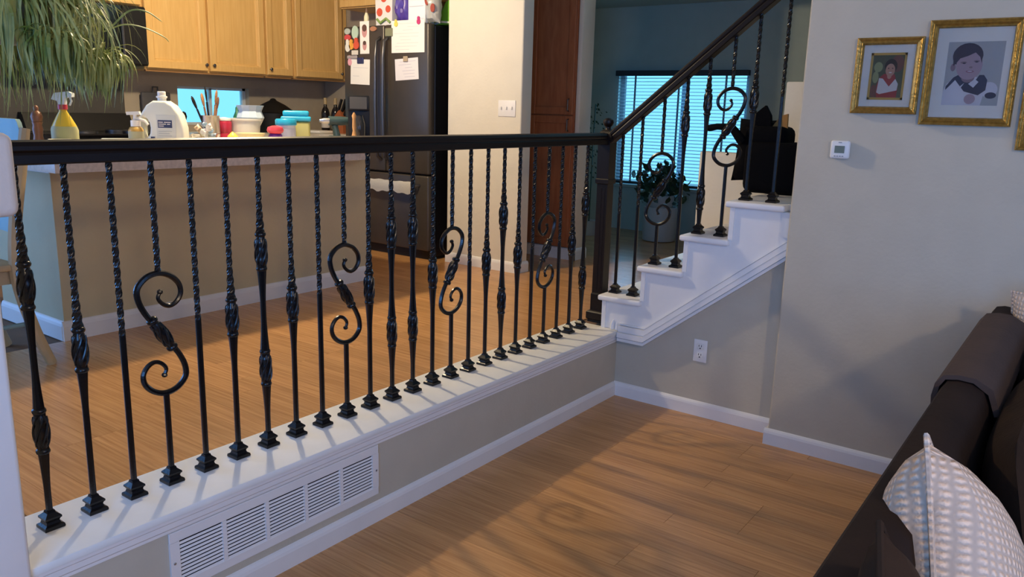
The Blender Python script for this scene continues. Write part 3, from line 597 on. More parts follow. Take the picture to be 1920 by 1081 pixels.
magnet('white figure magnet at the door edge', 2.785, 1.945, .055, .11, (0.75, 0.74, 0.66), 'f')
magnet('yellow and orange figure magnet in the cluster', 2.745, 1.955, .050, .09, (0.75, 0.36, 0.06), 'f')
magnet('red figure magnet next to the photo strip', 2.690, 1.960, .060, .10, (0.65, 0.09, 0.05), 'f')
magnet('cream small magnet below the figure magnets', 2.705, 1.905, .070, .035, (0.66, 0.62, 0.54), 'b')
magnet('striped grey bar magnet above the blank sheet', 2.735, 1.872, .11, .025, (0.34, 0.31, 0.31), 'b')
magnet('dark blue clip holding the blank sheet', 2.645, 1.845, .07, .045, (0.02, 0.03, 0.10), 'b', 'magnet_clip')
magnet('pink ribbon magnet on the sheet corner', 2.765, 1.835, .04, .09, (0.70, 0.35, 0.42), 'f')
magnet('bronze round magnet near the left handle', 2.500, 2.075, .070, .035, (0.40, 0.18, 0.10))
magnet('grey green square magnet right of the handles', 2.335, 2.045, .075, .06, (0.20, 0.21, 0.13), 'b')
magnet('yellow clip on the large note', 2.262, 2.100, .035, .06, (0.72, 0.62, 0.12), 'f', 'magnet_clip')
magnet('magenta clip on the large note', 2.035, 2.110, .035, .065, (0.50, 0.04, 0.16), 'f', 'magnet_clip')
magnet('tan clip on the lined notepad', 2.165, 1.850, .045, .04, (0.40, 0.32, 0.22), 'b', 'magnet_clip')
# things on top of the refrigerator
FT = 2.1015
def put(name, label, cat, b, m, smooth=True, group=None): return tag(b.obj(name, m, smooth=smooth), label, cat, group)
t = thing('candle_bottle', 'cream bottle with pointed top on the refrigerator edge', 'bottle', (3.69, 2.62, FT))
B().lathe([(.017, 0), (.020, .01), (.020, .07), (.012, .09), (.009, .10)], 12).obj('body', flat('cream_wax', (0.72, 0.68, 0.46)), t, True)
B().lathe([(.009, .10), (.008, .115), (.002, .135)], 10).obj('tip', flat('dark_tip', (0.2, 0.12, 0.08)), t, True)
t = thing('patterned_bag', 'white gift bag with red spots on the refrigerator', 'bag', (3.76, 2.452, FT))
b = B(); b.prism([(-.085, 0), (.085, 0), (.095, .30), (.04, .33), (-.03, .31), (-.09, .30)], 0, -.05, .05); b.obj('body', flat('bag_white', (0.72, 0.70, 0.68)), t)
b = B(); 
for (y, z, r) in ((.045, .10, .030), (-.045, .12, .026), (.0, .20, .03), (.05, .25, .026), (-.05, .24, .028)): b.disc(y, z, r, r, (-.053, -.0505), 0)
b.obj('spots', flat('spot_red', (0.60, 0.08, 0.04)), t)
b = B(); b.tube([(-.053, -.07, .02), (-.06, -.03, .05), (-.06, .03, .02), (-.054, .07, .05)], .010, 8); b.obj('ribbon', flat('ribbon_green', (0.20, 0.30, 0.08)), t)
t = thing('purple_bag', 'deep purple plastic bag on the refrigerator', 'bag', (3.76, 2.268, FT))
b = B(); b.pillow(.17, .36, .13, 12, 0.06, 0.5); o = b.obj('body', flat('bag_purple', (0.075, 0.045, 0.30), 0.35), t, True); o.location = (0, 0, .175); o.rotation_euler = (0, 0, R(90))
B().tube([(0, -.01, .345), (0.005, 0, .37), (0, .01, .39)], [.02, .012, .03], 8).obj('gathered_neck', MATS['bag_purple'], t, True)
t = thing('white_carton', 'plain white carton on the refrigerator', 'carton', (3.74, 2.098, FT))
B().box(-.05, .05, -.085, .085, 0, .33, .004).obj('body', flat('carton_white', (0.74, 0.76, 0.82)), t)
B().box(-.052, -.0502, -.07, .07, .12, .125).obj('flap_seam', flat('seam', (0.5, 0.52, 0.58)), t)
t = thing('snack_bag', 'clear snack bag with red print on the refrigerator', 'bag', (3.72, 1.955, FT))
b = B(); b.pillow(.12, .30, .10, 10, 0.08, 0.4); o = b.obj('body', flat('bag_grey', (0.40, 0.40, 0.38), 0.3), t, True); o.location = (0, 0, .148); o.rotation_euler = (0, 0, R(90))
b = B(); b.disc(0.02, .17, .022, .05, (-.056, -.050), 0); b.disc(-.035, .10, .02, .03, (-.056, -.05), 0); b.obj('print', flat('print_red', (0.30, 0.05, 0.03)), t)
t = thing('green_bag', 'bright green produce bag hanging over the refrigerator corner', 'bag', (3.90, 1.985, FT))
b = B(); b.prism([(-.12, .0), (.055, 0), (.07, .03), (-.02, .10), (-.06, .16), (-.12, .18)], 0, -.08, .08); b.obj('body', flat('bag_green', (0.15, 0.42, 0.03), 0.35), t)
b = B(); b.tube([(-.082, .06, .005), (-.084, -.02, .02), (-.083, -.11, .012)], .008, 6); b.obj('rim', flat('rim_white', (0.7, 0.75, 0.65)), t)
# ---- pantry
pn = thing('pantry_cabinet', 'tall reddish cherry pantry cabinet in the alcove', 'cabinet', (4.54, 1.48, K))
child(B().box(4.475, 4.598, 1.192, 1.788, K+.098, 2.75), 'body', M_cherry, pn)
def pdoor(z0, z1, hz):
    d = B(); y0, y1 = 1.200, 1.600; s = .055
    d.box(4.462, 4.4745, y0, y1, z0, z1); 
    for a in ((y0, y0+s, z0, z1), (y1-s, y1, z0, z1), (y0+s, y1-s, z0, z0+s), (y0+s, y1-s, z1-s, z1)): d.box(4.450, 4.462, *a, .002)
    o = child(d, 'door', M_cherry, pn)
    B().tube([(4.450, y0+.03, hz-.045), (4.430, y0+.03, hz-.040), (4.430, y0+.03, hz+.040), (4.450, y0+.03, hz+.045)], .005, 8).obj('handle', M_dsteel, o, True)
pdoor(K+.10, 1.468, 1.40); pdoor(1.478, 2.70, 1.55)
d = B(); d.box(4.455, 4.4745, 1.606, 1.785, K+.10, 2.70, .002); child(d, 'side_panel', M_cherry, pn)
# ---- items on the island
ZI = CT+.0005
def prop(name, label, cat, x, y, z=ZI, rz=R(-54), group=None): return thing(name, label, cat, (x, y, z), rz, group)
P_yel = flat('cleaner_yellow', (0.75, 0.52, 0.05), 0.25)
t = prop('spray_bottle', 'yellow spray bottle with white trigger head', 'spray bottle', 1.045, 1.95)
b = B(); b.lathe([(.060, 0), (.064, .01), (.064, .085), (.058, .11), (.036, .15), (.020, .175), (.017, .19)], 20, sy=.55); b.obj('body', P_yel, t, True)
b = B(); b.lathe([(.065, .02), (.0655, .025), (.0655, .09), (.060, .105)], 20, sy=.56, cap=False); b.obj('front_label', flat('label_green', (0.45, 0.45, 0.22), 0.5), t, True)
B().lathe([(.0215, .185), (.0215, .208)], 16).obj('collar', flat('collar_red', (0.45, 0.03, 0.05), 0.4), t, True)
b = B(); b.prism([(-.045, .232), (-.030, .262), (.035, .270), (.055, .262), (.055, .245), (.02, .240), (.014, .208), (-.014, .208), (-.018, .225)], 1, -.014, .014); b.obj('trigger_head', flat('head_white', (0.62, 0.68, 0.70), 0.4), t)
b = B(); b.tube([(.040, 0, .243), (.045, 0, .225), (.035, 0, .205)], .005, 6); b.obj('trigger', flat('head_white', (0, 0, 0)), t)
t = prop('pepper_mill', 'turned brown wooden pepper mill', 'pepper mill', 0.935, 1.98)
B().lathe([(.026, 0), (.027, .02), (.020, .06), (.024, .09), (.020, .11), (.024, .125)], 16).obj('base', flat('mill_brown', (0.22, 0.09, 0.045), 0.4, var=.2), t, True)
B().lathe([(.022, .126), (.027, .15), (.020, .17), (.009, .178), (.012, .19), (.008, .20), (.002, .203)], 16).obj('crown', MATS['mill_brown'], t, True)
t = prop('small_dish', 'small cream dish beside the yellow spray bottle', 'dish', 0.985, 1.88)
B().lathe([(.03, 0), (.045, .02), (.05, .048), (.047, .048), (.042, .022), (.0, .01)], 20, cap=False).obj('bowl', flat('dish_cream', (0.75, 0.72, 0.55)), t, True)
b = B(); b.pillow(.17, .06, .02, 8, 0.1, .6); o = b.obj('crumpled_napkin', M_paper, smooth=True, loc=(0.865, 1.80, ZI+.014), rot=(R(80), 0, R(20))); tag(o, 'crumpled white napkin at the island corner', 'napkin')
t = prop('folded_cloth', 'folded white cloth lying flat on the island', 'cloth', 1.24, 1.90, rz=R(-20))
b = B(); b.box(-.12, .11, -.07, .07, 0, .022, .009, 3); b.obj('lower_fold', M_paper, t, True)
b = B(); b.box(-.04, .10, -.065, .065, .0225, .046, .011, 3); b.obj('upper_fold', M_paper, t, True)
t = prop('soap_pump_bottle', 'amber soap bottle with white pump', 'soap bottle', 1.405, 1.95)
B().lathe([(.036, 0), (.038, .008), (.038, .085), (.030, .10), (.020, .105)], 16).obj('body', flat('soap_amber', (0.55, 0.34, 0.09), 0.25), t, True)
B().lathe([(.0382, .02), (.0385, .022), (.0385, .08)], 16, cap=False).obj('paper_label', flat('soap_label', (0.36, 0.36, 0.24)), t, True)
b = B(); b.lathe([(.024, .105), (.024, .135), (.010, .14), (.008, .165)], 12); b.prism([(-.04, .162), (-.042, .178), (.025, .182), (.03, .165)], 1, -.010, .010); b.tube([(.0, 0, .15), (.05, 0, .135), (.065, 0, .115)], .008, 6); b.obj('pump', M_plastic, t, True)
t = prop('detergent_jug', 'big white detergent jug with handle and navy label', 'jug', 1.578, 1.98)
bm_ = bmesh.new(); sil = [(-.118, 0), (-.123, .02), (-.122, .10), (-.105, .165), (-.070, .215), (-.034, .238), (.034, .238), (.070, .215), (.105, .165), (.122, .10), (.123, .02), (.118, 0)]
hole = [(-.085+.030*math.cos(a), .095+.055*math.sin(a)) for a in [2*math.pi*i/12 for i in range(12)]]
def ringtri(outer, inner, yv):
    vo = [bm_.verts.new((u, yv, v)) for u, v in outer]; vi = [bm_.verts.new((u, yv, v)) for u, v in inner]
    eo = [bm_.edges.new((vo[i], vo[(i+1) % len(vo)])) for i in range(len(vo))]; ei = [bm_.edges.new((vi[i], vi[(i+1) % len(vi)])) for i in range(len(vi))]
    bmesh.ops.triangle_fill(bm_, use_beauty=True, edges=eo+ei); return vo, vi
a1 = ringtri(sil, hole, -.045); a2 = ringtri([(u*.99, v) for u, v in sil], hole, .045)
for (p_, q_) in ((a1[0], a2[0]), (a1[1], a2[1])):
    for i in range(len(p_)): bm_.faces.new((p_[i], p_[(i+1) % len(p_)], q_[(i+1) % len(p_)], q_[i]))
bmesh.ops.recalc_face_normals(bm_, faces=bm_.faces)
ed = [e for e in bm_.edges if len(e.link_faces) == 2 and e.calc_face_angle(0) > 1.0]
bmesh.ops.bevel(bm_, geom=ed, offset=.014, segments=3, profile=.5, affect='EDGES')
q = B(); q._merge(bm_); q.obj('body', M_jug, t, True)
B().lathe([(.022, .236), (.022, .252), (.028, .254), (.028, .262), (.021, .264), (.021, .284), (.018, .287)], 16).obj('cap', M_plastic, t, True)
B().box(-.018, .085, -.0470, -.0455, .03, .165, .0004).obj('front_label', flat('jug_label', (0.66, 0.70, 0.66)), t)
B().box(-.010, .066, -.0482, -.0472, .098, .138).obj('navy_panel', flat('jug_navy', (0.03, 0.05, 0.14)), t)
b = B(); 
for k, (u0, u1, v) in enumerate(((-.006, .018, .127), (.024, .060, .127), (-.006, .034, .117), (.040, .056, .117), (-.006, .022, .107))): b.box(u0, u1, -.0490, -.0483, v-.0022, v+.0022)
b.obj('panel_lettering', M_paper, t)
b = B(); b.box(-.052, -.030, -.0478, -.0456, .032, .050); b.obj('small_mark', MATS['jug_navy'], t)
b = B()
for k in range(4): b.box(-.008, .05+.012*(k % 2), -.0482, -.0472, .042+.012*k, .045+.012*k)
b.obj('fine_print', flat('fine_print_grey', (0.45, 0.5, 0.5)), t)
t = prop('paper_roll', 'white rounded paper roll next to the detergent jug', 'paper roll', 1.675, 2.06)
B().lathe([(.010, 0), (.048, 0), (.052, .01), (.052, .10), (.046, .112), (.012, .112), (.010, .10)], 18).obj('roll', M_paper, t, True)
t = prop('glass_bowl', 'clear glass bowl filled with foil wrappers', 'bowl', 1.815, 1.96)
B().lathe([(.03, 0), (.055, .01), (.075, .05), (.078, .065), (.074, .065), (.070, .05), (.05, .016), (0, .01)], 24, cap=False).obj('bowl', M_glass, t, True)
for k in range(7):
    a = k*2.4; b = B(); b.pillow(.05, .035, .025, 6, .15, 1.0); o = b.obj('wrapper', [flat('foil_blue', (0.35, 0.48, 0.6), .25, metal=.5), flat('foil_tan', (0.6, 0.45, 0.3), .4), M_paper][k % 3], t, True); o.location = (.035*math.cos(a), .035*math.sin(a), .05+.010*k); o.rotation_euler = (a, k, a*2)
t = prop('yellow_tub', 'open pale yellow tub on the island', 'tub', 2.11, 1.96)
B().lathe([(.065, 0), (.080, .055), (.086, .058), (.086, .066), (.078, .066), (.060, .012), (0, .010)], 24, cap=False).obj('tub', flat('tub_yellow', (0.78, 0.70, 0.36), 0.4), t, True)
B().lathe([(.07, .03), (.072, .045), (.03, .055), (0.001, .056)], 20).obj('contents', flat('tub_white', (0.8, 0.76, 0.62)), t, True)
t = prop('lemon_half', 'pointed yellow lemon wedge by the glass bowl', 'lemon', 1.935, 1.88)
B().lathe([(.002, 0), (.03, .008), (.036, .03), (.028, .055), (.010, .072), (.002, .078)], 14).obj('wedge', flat('lemon', (0.75, 0.60, 0.10), 0.4, bump=.3), t, True)
t = prop('purple_jar', 'purple jar with bright red gathered top', 'jar', 2.245, 1.90)
B().lathe([(.036, 0), (.044, .015), (.046, .04), (.038, .06), (.030, .064)], 16).obj('jar', flat('jar_purple', (0.13, 0.025, 0.30), 0.25), t, True)
B().lathe([(.034, .064), (.046, .072), (.050, .085), (.044, .102), (.02, .110), (.001, .112)], 14).obj('red_top', flat('top_red', (0.65, 0.06, 0.09), 0.35, bump=.6), t, True)
CY = flat('lid_cyan', (0.02, 0.36, 0.58), 0.3)
t = prop('wipes_tub', 'smaller white wipes tub with cyan lid', 'tub', 2.365, 1.95)
B().lathe([(.055, 0), (.057, .01), (.057, .112)], 20).obj('tub', flat('tub_print', (0.62, 0.64, 0.68), 0.4), t, True)
B().lathe([(.062, .112), (.064, .116), (.064, .142), (.058, .150), (.02, .152)], 20).obj('lid', CY, t, True)
B().lathe([(.0575, .03), (.058, .032), (.058, .095)], 20, cap=False).obj('label_band', flat('label_lilac', (0.45, 0.48, 0.58)), t, True)
t = prop('wipes_tub', 'larger square tub with stepped cyan lid', 'tub', 2.50, 2.02, rz=R(-40))
B().box(-.085, .085, -.06, .06, 0, .135, .015, 3).obj('tub', flat('tub_olive', (0.42, 0.40, 0.14), 0.35), t, True)
b = B(); b.box(-.092, .092, -.067, .067, .135, .165, .010, 3); b.box(-.080, .080, -.055, .055, .1645, .200, .012, 3); b.obj('lid', CY, t, True)
B().box(-.083, -.02, -.0625, -.0605, .01, .125).obj('front_label', flat('label_pale', (0.75, 0.74, 0.45)), t)
# utensil crock and others on the worktop behind
YB = 3.45
t = thing('utensil_crock', 'steel crock of wooden spoons in front of the kitchen window', 'utensil crock', (2.025, 2.22, ZI))
B().lathe([(.05, 0), (.052, .01), (.052, .155), (.055, .16), (.050, .16), (.047, .15), (.045, .01)], 20).obj('crock', M_steel, t, True)
def spoon(dx, dy, ln, w, m, nm, flatn=.25):
    b = B(); d = Vector((dx, dy, ln)); b.tube([(dx*.1, dy*.1, .02), d*.72], .006, 8); 
    b.tube([d*.70, d*.78, d*.88, d*.96, d*1.0], [.006, w*.75, w, w*.8, .004], 10, flatn); b.obj(nm, m, t, True)
WD = flat('spoon_wood', (0.34, 0.17, 0.075), 0.6, var=.2)
spoon(-.04, .02, .29, .030, WD, 'wooden_spoon'); spoon(.045, -.01, .31, .026, WD, 'wooden_spoon'); spoon(-.10, .03, .27, .025, M_black, 'black_spatula', .3); spoon(.0, .04, .33, .020, M_black, 'black_spatula'); spoon(.075, .02, .27, .026, flat('spoon_dark', (0.2, 0.09, 0.05)), 'wooden_spoon')
t = thing('red_canister', 'red ribbed canister by the steel crock', 'canister', (2.13, 2.24, ZI))
B().lathe([(.042, 0), (.044, .01), (.044, .05), (.041, .055), (.044, .06), (.044, .12), (.038, .13), (.0, .13)], 18).obj('body', flat('canister_red', (0.38, 0.02, 0.05), 0.35), t, True)
B().lathe([(.041, .131), (.041, .142), (.010, .150)], 18).obj('lid', M_plastic, t, True)
t = thing('white_bucket', 'white plastic bucket with a loose bag inside', 'bucket', (2.275, 2.24, ZI))
B().lathe([(.085, 0), (.098, .13), (.104, .135), (.104, .145), (.096, .145), (.083, .01)], 24).obj('bucket', flat('bucket_white', (0.68, 0.68, 0.62), 0.4), t, True)
b = B(); b.lathe([(.06, .10), (.085, .15), (.07, .19), (.085, .225)], 11, c=(.045, .0, 0), cap=False); b.obj('plastic_bag', flat('bag_clear', (0.50, 0.60, 0.70), 0.25, bump=1.0, bscale=25), t)
t = thing('dish_soap', 'green dish soap bottle on the window worktop', 'bottle', (3.20, 3.62, CT))
B().lathe([(.03, 0), (.032, .02), (.032, .13), (.014, .17), (.012, .20), (.004, .21)], 14).obj('body', flat('soap_green', (0.05, 0.25, 0.14), 0.25), t, True)
t = thing('blue_sponge_cup', 'blue cup with scrub brush on the window worktop', 'cup', (3.33, 3.62, CT))
B().lathe([(.035, 0), (.042, .09), (.038, .09), (.03, .01)], 16).obj('cup', flat('cup_blue', (0.02, 0.16, 0.55), 0.3), t, True)
B().lathe([(.02, .08), (.035, .10), (.038, .13), (.02, .15)], 12).obj('brush', flat('brush_blue', (0.05, 0.25, 0.62)), t, True)
t = thing('wall_board', 'dark slate cutting board leaning behind the stove', 'cutting board', (2.66, 3.885, CT+.001))
b = B(); b.box(-.12, .12, -.012, .012, 0, .30, .010, 3); b.obj('board', flat('board_slate', (0.045, 0.045, 0.055), 0.6), t, True); b = B(); b.tube([(-.02, 0, .30), (-.02, 0, .34), (.02, 0, .34), (.02, 0, .30)], .007, 6); b.obj('handle', MATS['board_slate'], t, True)
t = thing('pepper_grinder', 'small black grinder beside the cutting board', 'grinder', (2.86, 3.84, CT+.001))
B().lathe([(.026, 0), (.028, .05), (.018, .09), (.026, .12), (.018, .15), (.002, .16)], 14).obj('body', M_black, t, True)
# ---- corner worktop
for k, (y, x, lb) in enumerate(((3.60, 4.02, 'dark wine bottle with gold neck, left of the pair'), (3.50, 4.05, 'dark wine bottle with gold neck, right of the pair'))):
    t = thing('wine_bottle', lb, 'bottle', (x, y, CT), group='wine bottles in the kitchen corner')
    B().lathe([(.036, 0), (.038, .01), (.038, .17), (.030, .20), (.015, .225), (.014, .25)], 16).obj('body', flat('bottle_dark', (0.012, 0.010, 0.012), 0.12), t, True)
    B().lathe([(.0155, .245), (.0155, .30), (.012, .303)], 14).obj('neck_foil', flat('foil_gold', (0.40, 0.30, 0.16), 0.4), t, True)
    B().lathe([(.0388, .04), (.0392, .042), (.0392, .12)], 16, cap=False).obj('paper_label', flat('label_white', (0.6, 0.56, 0.55)), t, True)
t = thing('knife_block', 'orange wooden knife block full of black knives', 'knife block', (4.06, 3.32, CT))
b = B(); b.prism([(-.07, 0), (.07, 0), (.07, .12), (-.02, .20), (-.07, .14)], 0, -.06, .06); b.obj('block', flat('block_orange', (0.34, 0.10, 0.035), 0.45, var=.15), t)
for k in range(6):
    yy = -.04+.05*(k % 3); xx = -.03+.06*(k//3); b = B(); b.tube([(xx, yy, .13), (xx, yy-.05, .215), (xx, yy-.085, .29)], [.011, .013, .012], 8); b.obj('knife_handle', M_black, t, True)
t = thing('black_pot_lid', 'black pointed hat shaped lid behind the wipes tubs', 'lid', (3.62, 3.70, CT))
B().lathe([(.17, 0), (.18, .16), (.19, .165), (.10, .23), (.03, .265), (.02, .28), (.002, .285)], 22).obj('lid', M_black, t, True)
t = thing('cordless_drill', 'dark teal cordless drill standing on the island end', 'drill', (2.755, 1.93, ZI))
TG = flat('drill_teal', (0.03, 0.06, 0.065), 0.4)
b = B(); b.box(-.035, .035, -.06, .06, 0, .055, .008, 2); b.tube([(0, 0, .05), (0, .01, .10), (0, .02, .135)], [.028, .024, .026], 10); b.obj('handle', TG, t, True)
b = B(); b.tube([(0, -.09, .165), (0, -.02, .165), (0, .06, .165)], [.030, .036, .036], 12); b.obj('motor_housing', TG, t, True)
b = B(); b.tube([(0, .06, .165), (0, .10, .165), (0, .13, .165)], [.024, .022, .012], 12); b.obj('chuck', M_steel, t, True); t.scale = (.85,)*3; t.rotation_euler.z = R(60)
t = thing('coffee_maker', 'slim black and steel coffee maker on the island end', 'coffee maker', (2.775, 1.745, ZI))
b = B(); b.box(-.10, .10, -.11, .11, 0, .035, .006, 2); b.box(.03, .10, -.11, .11, .03, .30, .006, 2); b.box(-.10, .10, -.11, .11, .215, .31, .010, 2); b.obj('body', M_black, t, True)
B().lathe([(.05, .036), (.066, .06), (.068, .13), (.05, .17), (.046, .185)], 18, c=(-.03, 0, 0)).obj('carafe', mat('carafe_glass', (0.03, 0.03, 0.035), 0.05), t, True)
B().box(-.102, -.1005, -.085, .085, .225, .30, .0005).obj('steel_panel', flat('coffee_grey', (0.05, 0.05, 0.055), 0.7), t); t.scale = (.62, .62, .98); t.rotation_euler.z = R(45)
t = thing('wooden_bottle', 'tan wooden bottle in front of the coffee maker', 'bottle', (2.60, 1.60, ZI))
B().lathe([(.020, 0), (.022, .02), (.016, .06), (.009, .09), (.012, .11), (.010, .16), (.014, .18), (.004, .20)], 12).obj('body', flat('wood_tan', (0.50, 0.26, 0.09), 0.5), t, True)
tag(B().box(3.83, 3.99, 3.36, 3.66, CT+.0003, CT+.022, .006, 2).obj('serving_tray', M_plastic, smooth=True), 'flat white tray on the corner worktop', 'tray')
for nm in ('wine_bottle', 'wine_bottle.001'): bpy.data.objects[nm].location.x += .09
# ================================================================== HANGING PLANT
hp = thing('hanging_spider_plant', 'big bushy spider plant hanging top left', 'plant', (0.62, 1.36, 1.70))
B().lathe([(.09, 0), (.14, .04), (.165, .14), (.172, .16), (.160, .16), (.13, .03)], 24).obj('pot', flat('pot_grey', (0.42, 0.42, 0.36), 0.6), hp, True)
B().lathe([(.002, .14), (.155, .14), (.155, .145), (.002, .15)], 20).obj('soil', M_soil, hp, True)
for k in range(3):
    a = k*2.1+.4; B().tube([(.165*math.cos(a), .165*math.sin(a), .155), (.01*math.cos(a), .01*math.sin(a), .95)], .0025, 6).obj('hanger_wire', M_dsteel, hp)
B().tube([(0, 0, .94), (0, 0, CH-1.70)], .004, 6).obj('hook', M_dsteel, hp)
def leaves(n, seed, base, spread, lr_, wd, up, droop):
    rr = random.Random(seed); b = bmesh.new()
    for k in range(n):
        a = rr.uniform(0, 2*math.pi); L = rr.uniform(*lr_); el = rr.uniform(*up); d = Vector((math.cos(a), math.sin(a), 0)); sd = Vector((-d.y, d.x, 0))
        p = Vector(base)+d*rr.uniform(0, spread)+Vector((0, 0, rr.uniform(-.02, .02))); w = rr.uniform(*wd); ang = el; n_ = 9; row = None; dr = rr.uniform(*droop); tw = rr.uniform(-.8, .8); cv = rr.uniform(-.30, .30)
        for j in range(n_+1):
            t = j/n_; ww = w*(0.55+0.9*math.sin(math.pi*min(1, .12+t*.88)))*(1-t**5) if t < 1 else 0.0005
            ss = (sd*math.cos(tw*t)+Vector((0, 0, 1))*math.sin(tw*t))
            cc = b.verts.new(p-Vector((0, 0, ww*.4))); l_ = b.verts.new(p-ss*ww); r_ = b.verts.new(p+ss*ww)
            if row: b.faces.new((row[0], l_, cc, row[1])); b.faces.new((row[1], cc, r_, row[2]))
            row = (l_, cc, r_)
            d2 = (d+sd*cv*j).normalized()
            p = p+(d2*math.cos(ang)+Vector((0, 0, 1))*math.sin(ang))*(L/n_); ang -= dr/n_*(1.6 if t < .5 else .8); ang = max(ang, -1.75)
    q = B(); q._merge(b); return q
o = leaves(620, 3, (0, 0, .17), .17, (.32, .58), (.0025, .0048), (-.1, 1.4), (1.0, 4.0)).obj('leaves', M_leaf, hp); o['kind'] = 'stuff'
o = leaves(170, 9, (.33, .04, -.03), .06, (.12, .27), (.003, .006), (-.3, 1.2), (1.8, 3.4)).obj('plantlet', M_leaf, hp); o['kind'] = 'stuff'
B().tube([(.12, .03, .17), (.24, .05, .24), (.33, .05, .12), (.33, .04, -.03)], .004, 6).obj('runner', flat('runner_tan', (0.45, 0.42, 0.18)), hp, True)
for k_, pts in enumerate(([(.30, -.15, .09), (.38, -.15, .16), (.45, -.16, .165), (.52, -.16, .13)], [(.28, -.12, .07), (.36, -.14, .105), (.44, -.15, .10), (.52, -.16, .07), (.545, -.16, .05)])):
    B().tube(catmull(pts, 5), [.004]*(5*(len(pts)-1))+[.001], 6, .35).obj('long_leaf', M_leaf, hp, True)
o = leaves(120, 12, (.02, -.26, .02), .06, (.12, .24), (.003, .006), (-.3, 1.2), (1.8, 3.4)).obj('plantlet', M_leaf, hp); o['kind'] = 'stuff'
B().tube([(.02, -.12, .17), (.02, -.22, .24), (.02, -.27, .12), (.02, -.26, .02)], .004, 6).obj('runner', MATS['runner_tan'], hp, True)
o = leaves(90, 14, (.14, -.10, -.02), .05, (.12, .22), (.003, .006), (-.3, 1.0), (1.8, 3.4)).obj('plantlet', M_leaf, hp); o['kind'] = 'stuff'
# ================================================================== DINING CHAIR
ch = thing('dining_chair', 'cream and teal ladder back chair left of the island', 'chair', (0.42, 1.70, K))
def stile(y): return catmull([(.26, y, 0), (.205, y, .16), (.165, y, .33), (.155, y, .47), (.175, y, .66), (.215, y, .86), (.245, y, 1.02)], 5)
for y in (-.22, .22):
    b = B(); pts = stile(y); b.tube(pts, [.024+.008*math.sin(math.pi*i/len(pts)) for i in range(len(pts))], 8, .8); b.obj('rear_stile', M_cream, ch, True)
def slat_(z0, z1, xa, nm):
    b = bmesh.new(); rows = []
    for i in range(13):
        u = -1+2*i/12; y = u*.215; bow = .035*(1-u*u); tp = z1-(.035 if abs(u) > .95 else .012 if abs(u) > .8 else 0)
        rows.append([b.verts.new((xa+bow+dx, y, z)) for dx, z in ((-.009, z0), (-.009, tp), (.009, tp), (.009, z0))])
    for a, c in zip(rows, rows[1:]):
        for j in range(4): b.faces.new((a[j], a[(j+1) % 4], c[(j+1) % 4], c[j]))
    b.faces.new(rows[0]); b.faces.new(rows[-1][::-1]); q = B(); q._merge(b); q.obj(nm, M_teal, ch, True)
slat_(.945, 1.055, .232, 'crest_rail'); slat_(.74, .82, .195, 'back_slat'); slat_(.58, .65, .17, 'back_slat')
B().box(-.27, .165, -.235, .235, .435, .465, .010, 2).obj('seat', M_cream, ch, True)
b = B(); b.box(-.24, .15, -.20, -.18, .375, .434); b.box(-.24, .15, .18, .20, .375, .434); b.box(-.245, -.225, -.2, .2, .375, .434); b.obj('apron', M_cream, ch)
for y in (-.19, .19):
    B().tube([(-.235, y, .434), (-.24, y, .2), (-.265, y, 0)], [.022, .019, .014], 10).obj('leg', M_teal, ch, True)
    B().tube([(-.243, y, .19), (.19, y, .19)], .010, 8).obj('stretcher', M_teal, ch, True)
# ================================================================== FAR ROOM
bl = thing('window_blinds', 'open horizontal slat blinds on the far window', 'blinds', (6.34, 1.21, 1.88))
child(B().box(6.30, 6.355, 0.54, 1.88, 1.855, 1.905, .004), 'head_rail', flat('blind_dark', (0.03, 0.035, 0.04), 0.6), bl)
child(B().box(6.315, 6.345, 0.55, 1.87, 0.822, 0.842, .004), 'bottom_rail', MATS['blind_dark'], bl)
NSL = 32; sl = None
MSL = mat('blind_slat', (0.40, 0.45, 0.48), 0.6)
for k in range(NSL):
    z = 0.845+(1.850-0.845)*(k+.5)/NSL
    if sl is None:
        s_ = B().prism([(-.020, -.0052), (.0, -.001), (.020, .0008), (.020, .0028), (0, .0010), (-.020, -.0032)], 1, -.66, .66).obj('slat', MSL); sl = s_.data; bpy.data.objects.remove(s_)
    link('slat', sl, bl, (-.010, 0, z-1.88))
for y in (0.75, 1.21, 1.67): child(B().box(6.3275, 6.3285, y-.010, y+.010, 0.84, 1.86), 'ladder_tape', flat('tape_blue', (0.16, 0.22, 0.27)), bl)
pp = thing('potted_plant', 'bushy dark plant in a pale planter below the blinds', 'plant', (5.93, 1.125, K))
B().lathe([(.115, 0), (.150, .006), (.155, .03), (.155, .30), (.150, .315), (.140, .315), (.135, .28)], 24).obj('planter', flat('planter_grey', (0.42, 0.43, 0.44), 0.5), pp, True)
B().lathe([(.08, .28), (.11, .31), (.12, .40), (.115, .42), (.10, .42), (.09, .30)], 20).obj('inner_pot', flat('pot_pale', (0.45, 0.47, 0.46), 0.5), pp, True)
rr = random.Random(5); lb = bmesh.new()
for k in range(230):
    a = rr.uniform(0, 6.283); el = rr.uniform(-.9, 1.5); r0 = rr.uniform(.08, .30); c_ = Vector((r0*math.cos(a)*math.cos(el), r0*math.sin(a)*math.cos(el)*1.05, .50+r0*math.sin(el)*.75)); c_.z = max(c_.z, .22)
    n1 = Vector((rr.uniform(-1, 1), rr.uniform(-1, 1), rr.uniform(-.3, 1))).normalized(); t1_ = n1.orthogonal().normalized(); t2_ = n1.cross(t1_); s_ = rr.uniform(.03, .055)
    vs = [lb.verts.new(c_+t1_*s_*x+t2_*s_*.55*y+n1*s_*.12*(x*x)) for x, y in ((-1, 0), (-.4, .9), (.3, .9), (1, 0), (.3, -.9), (-.4, -.9))]; lb.faces.new(vs)
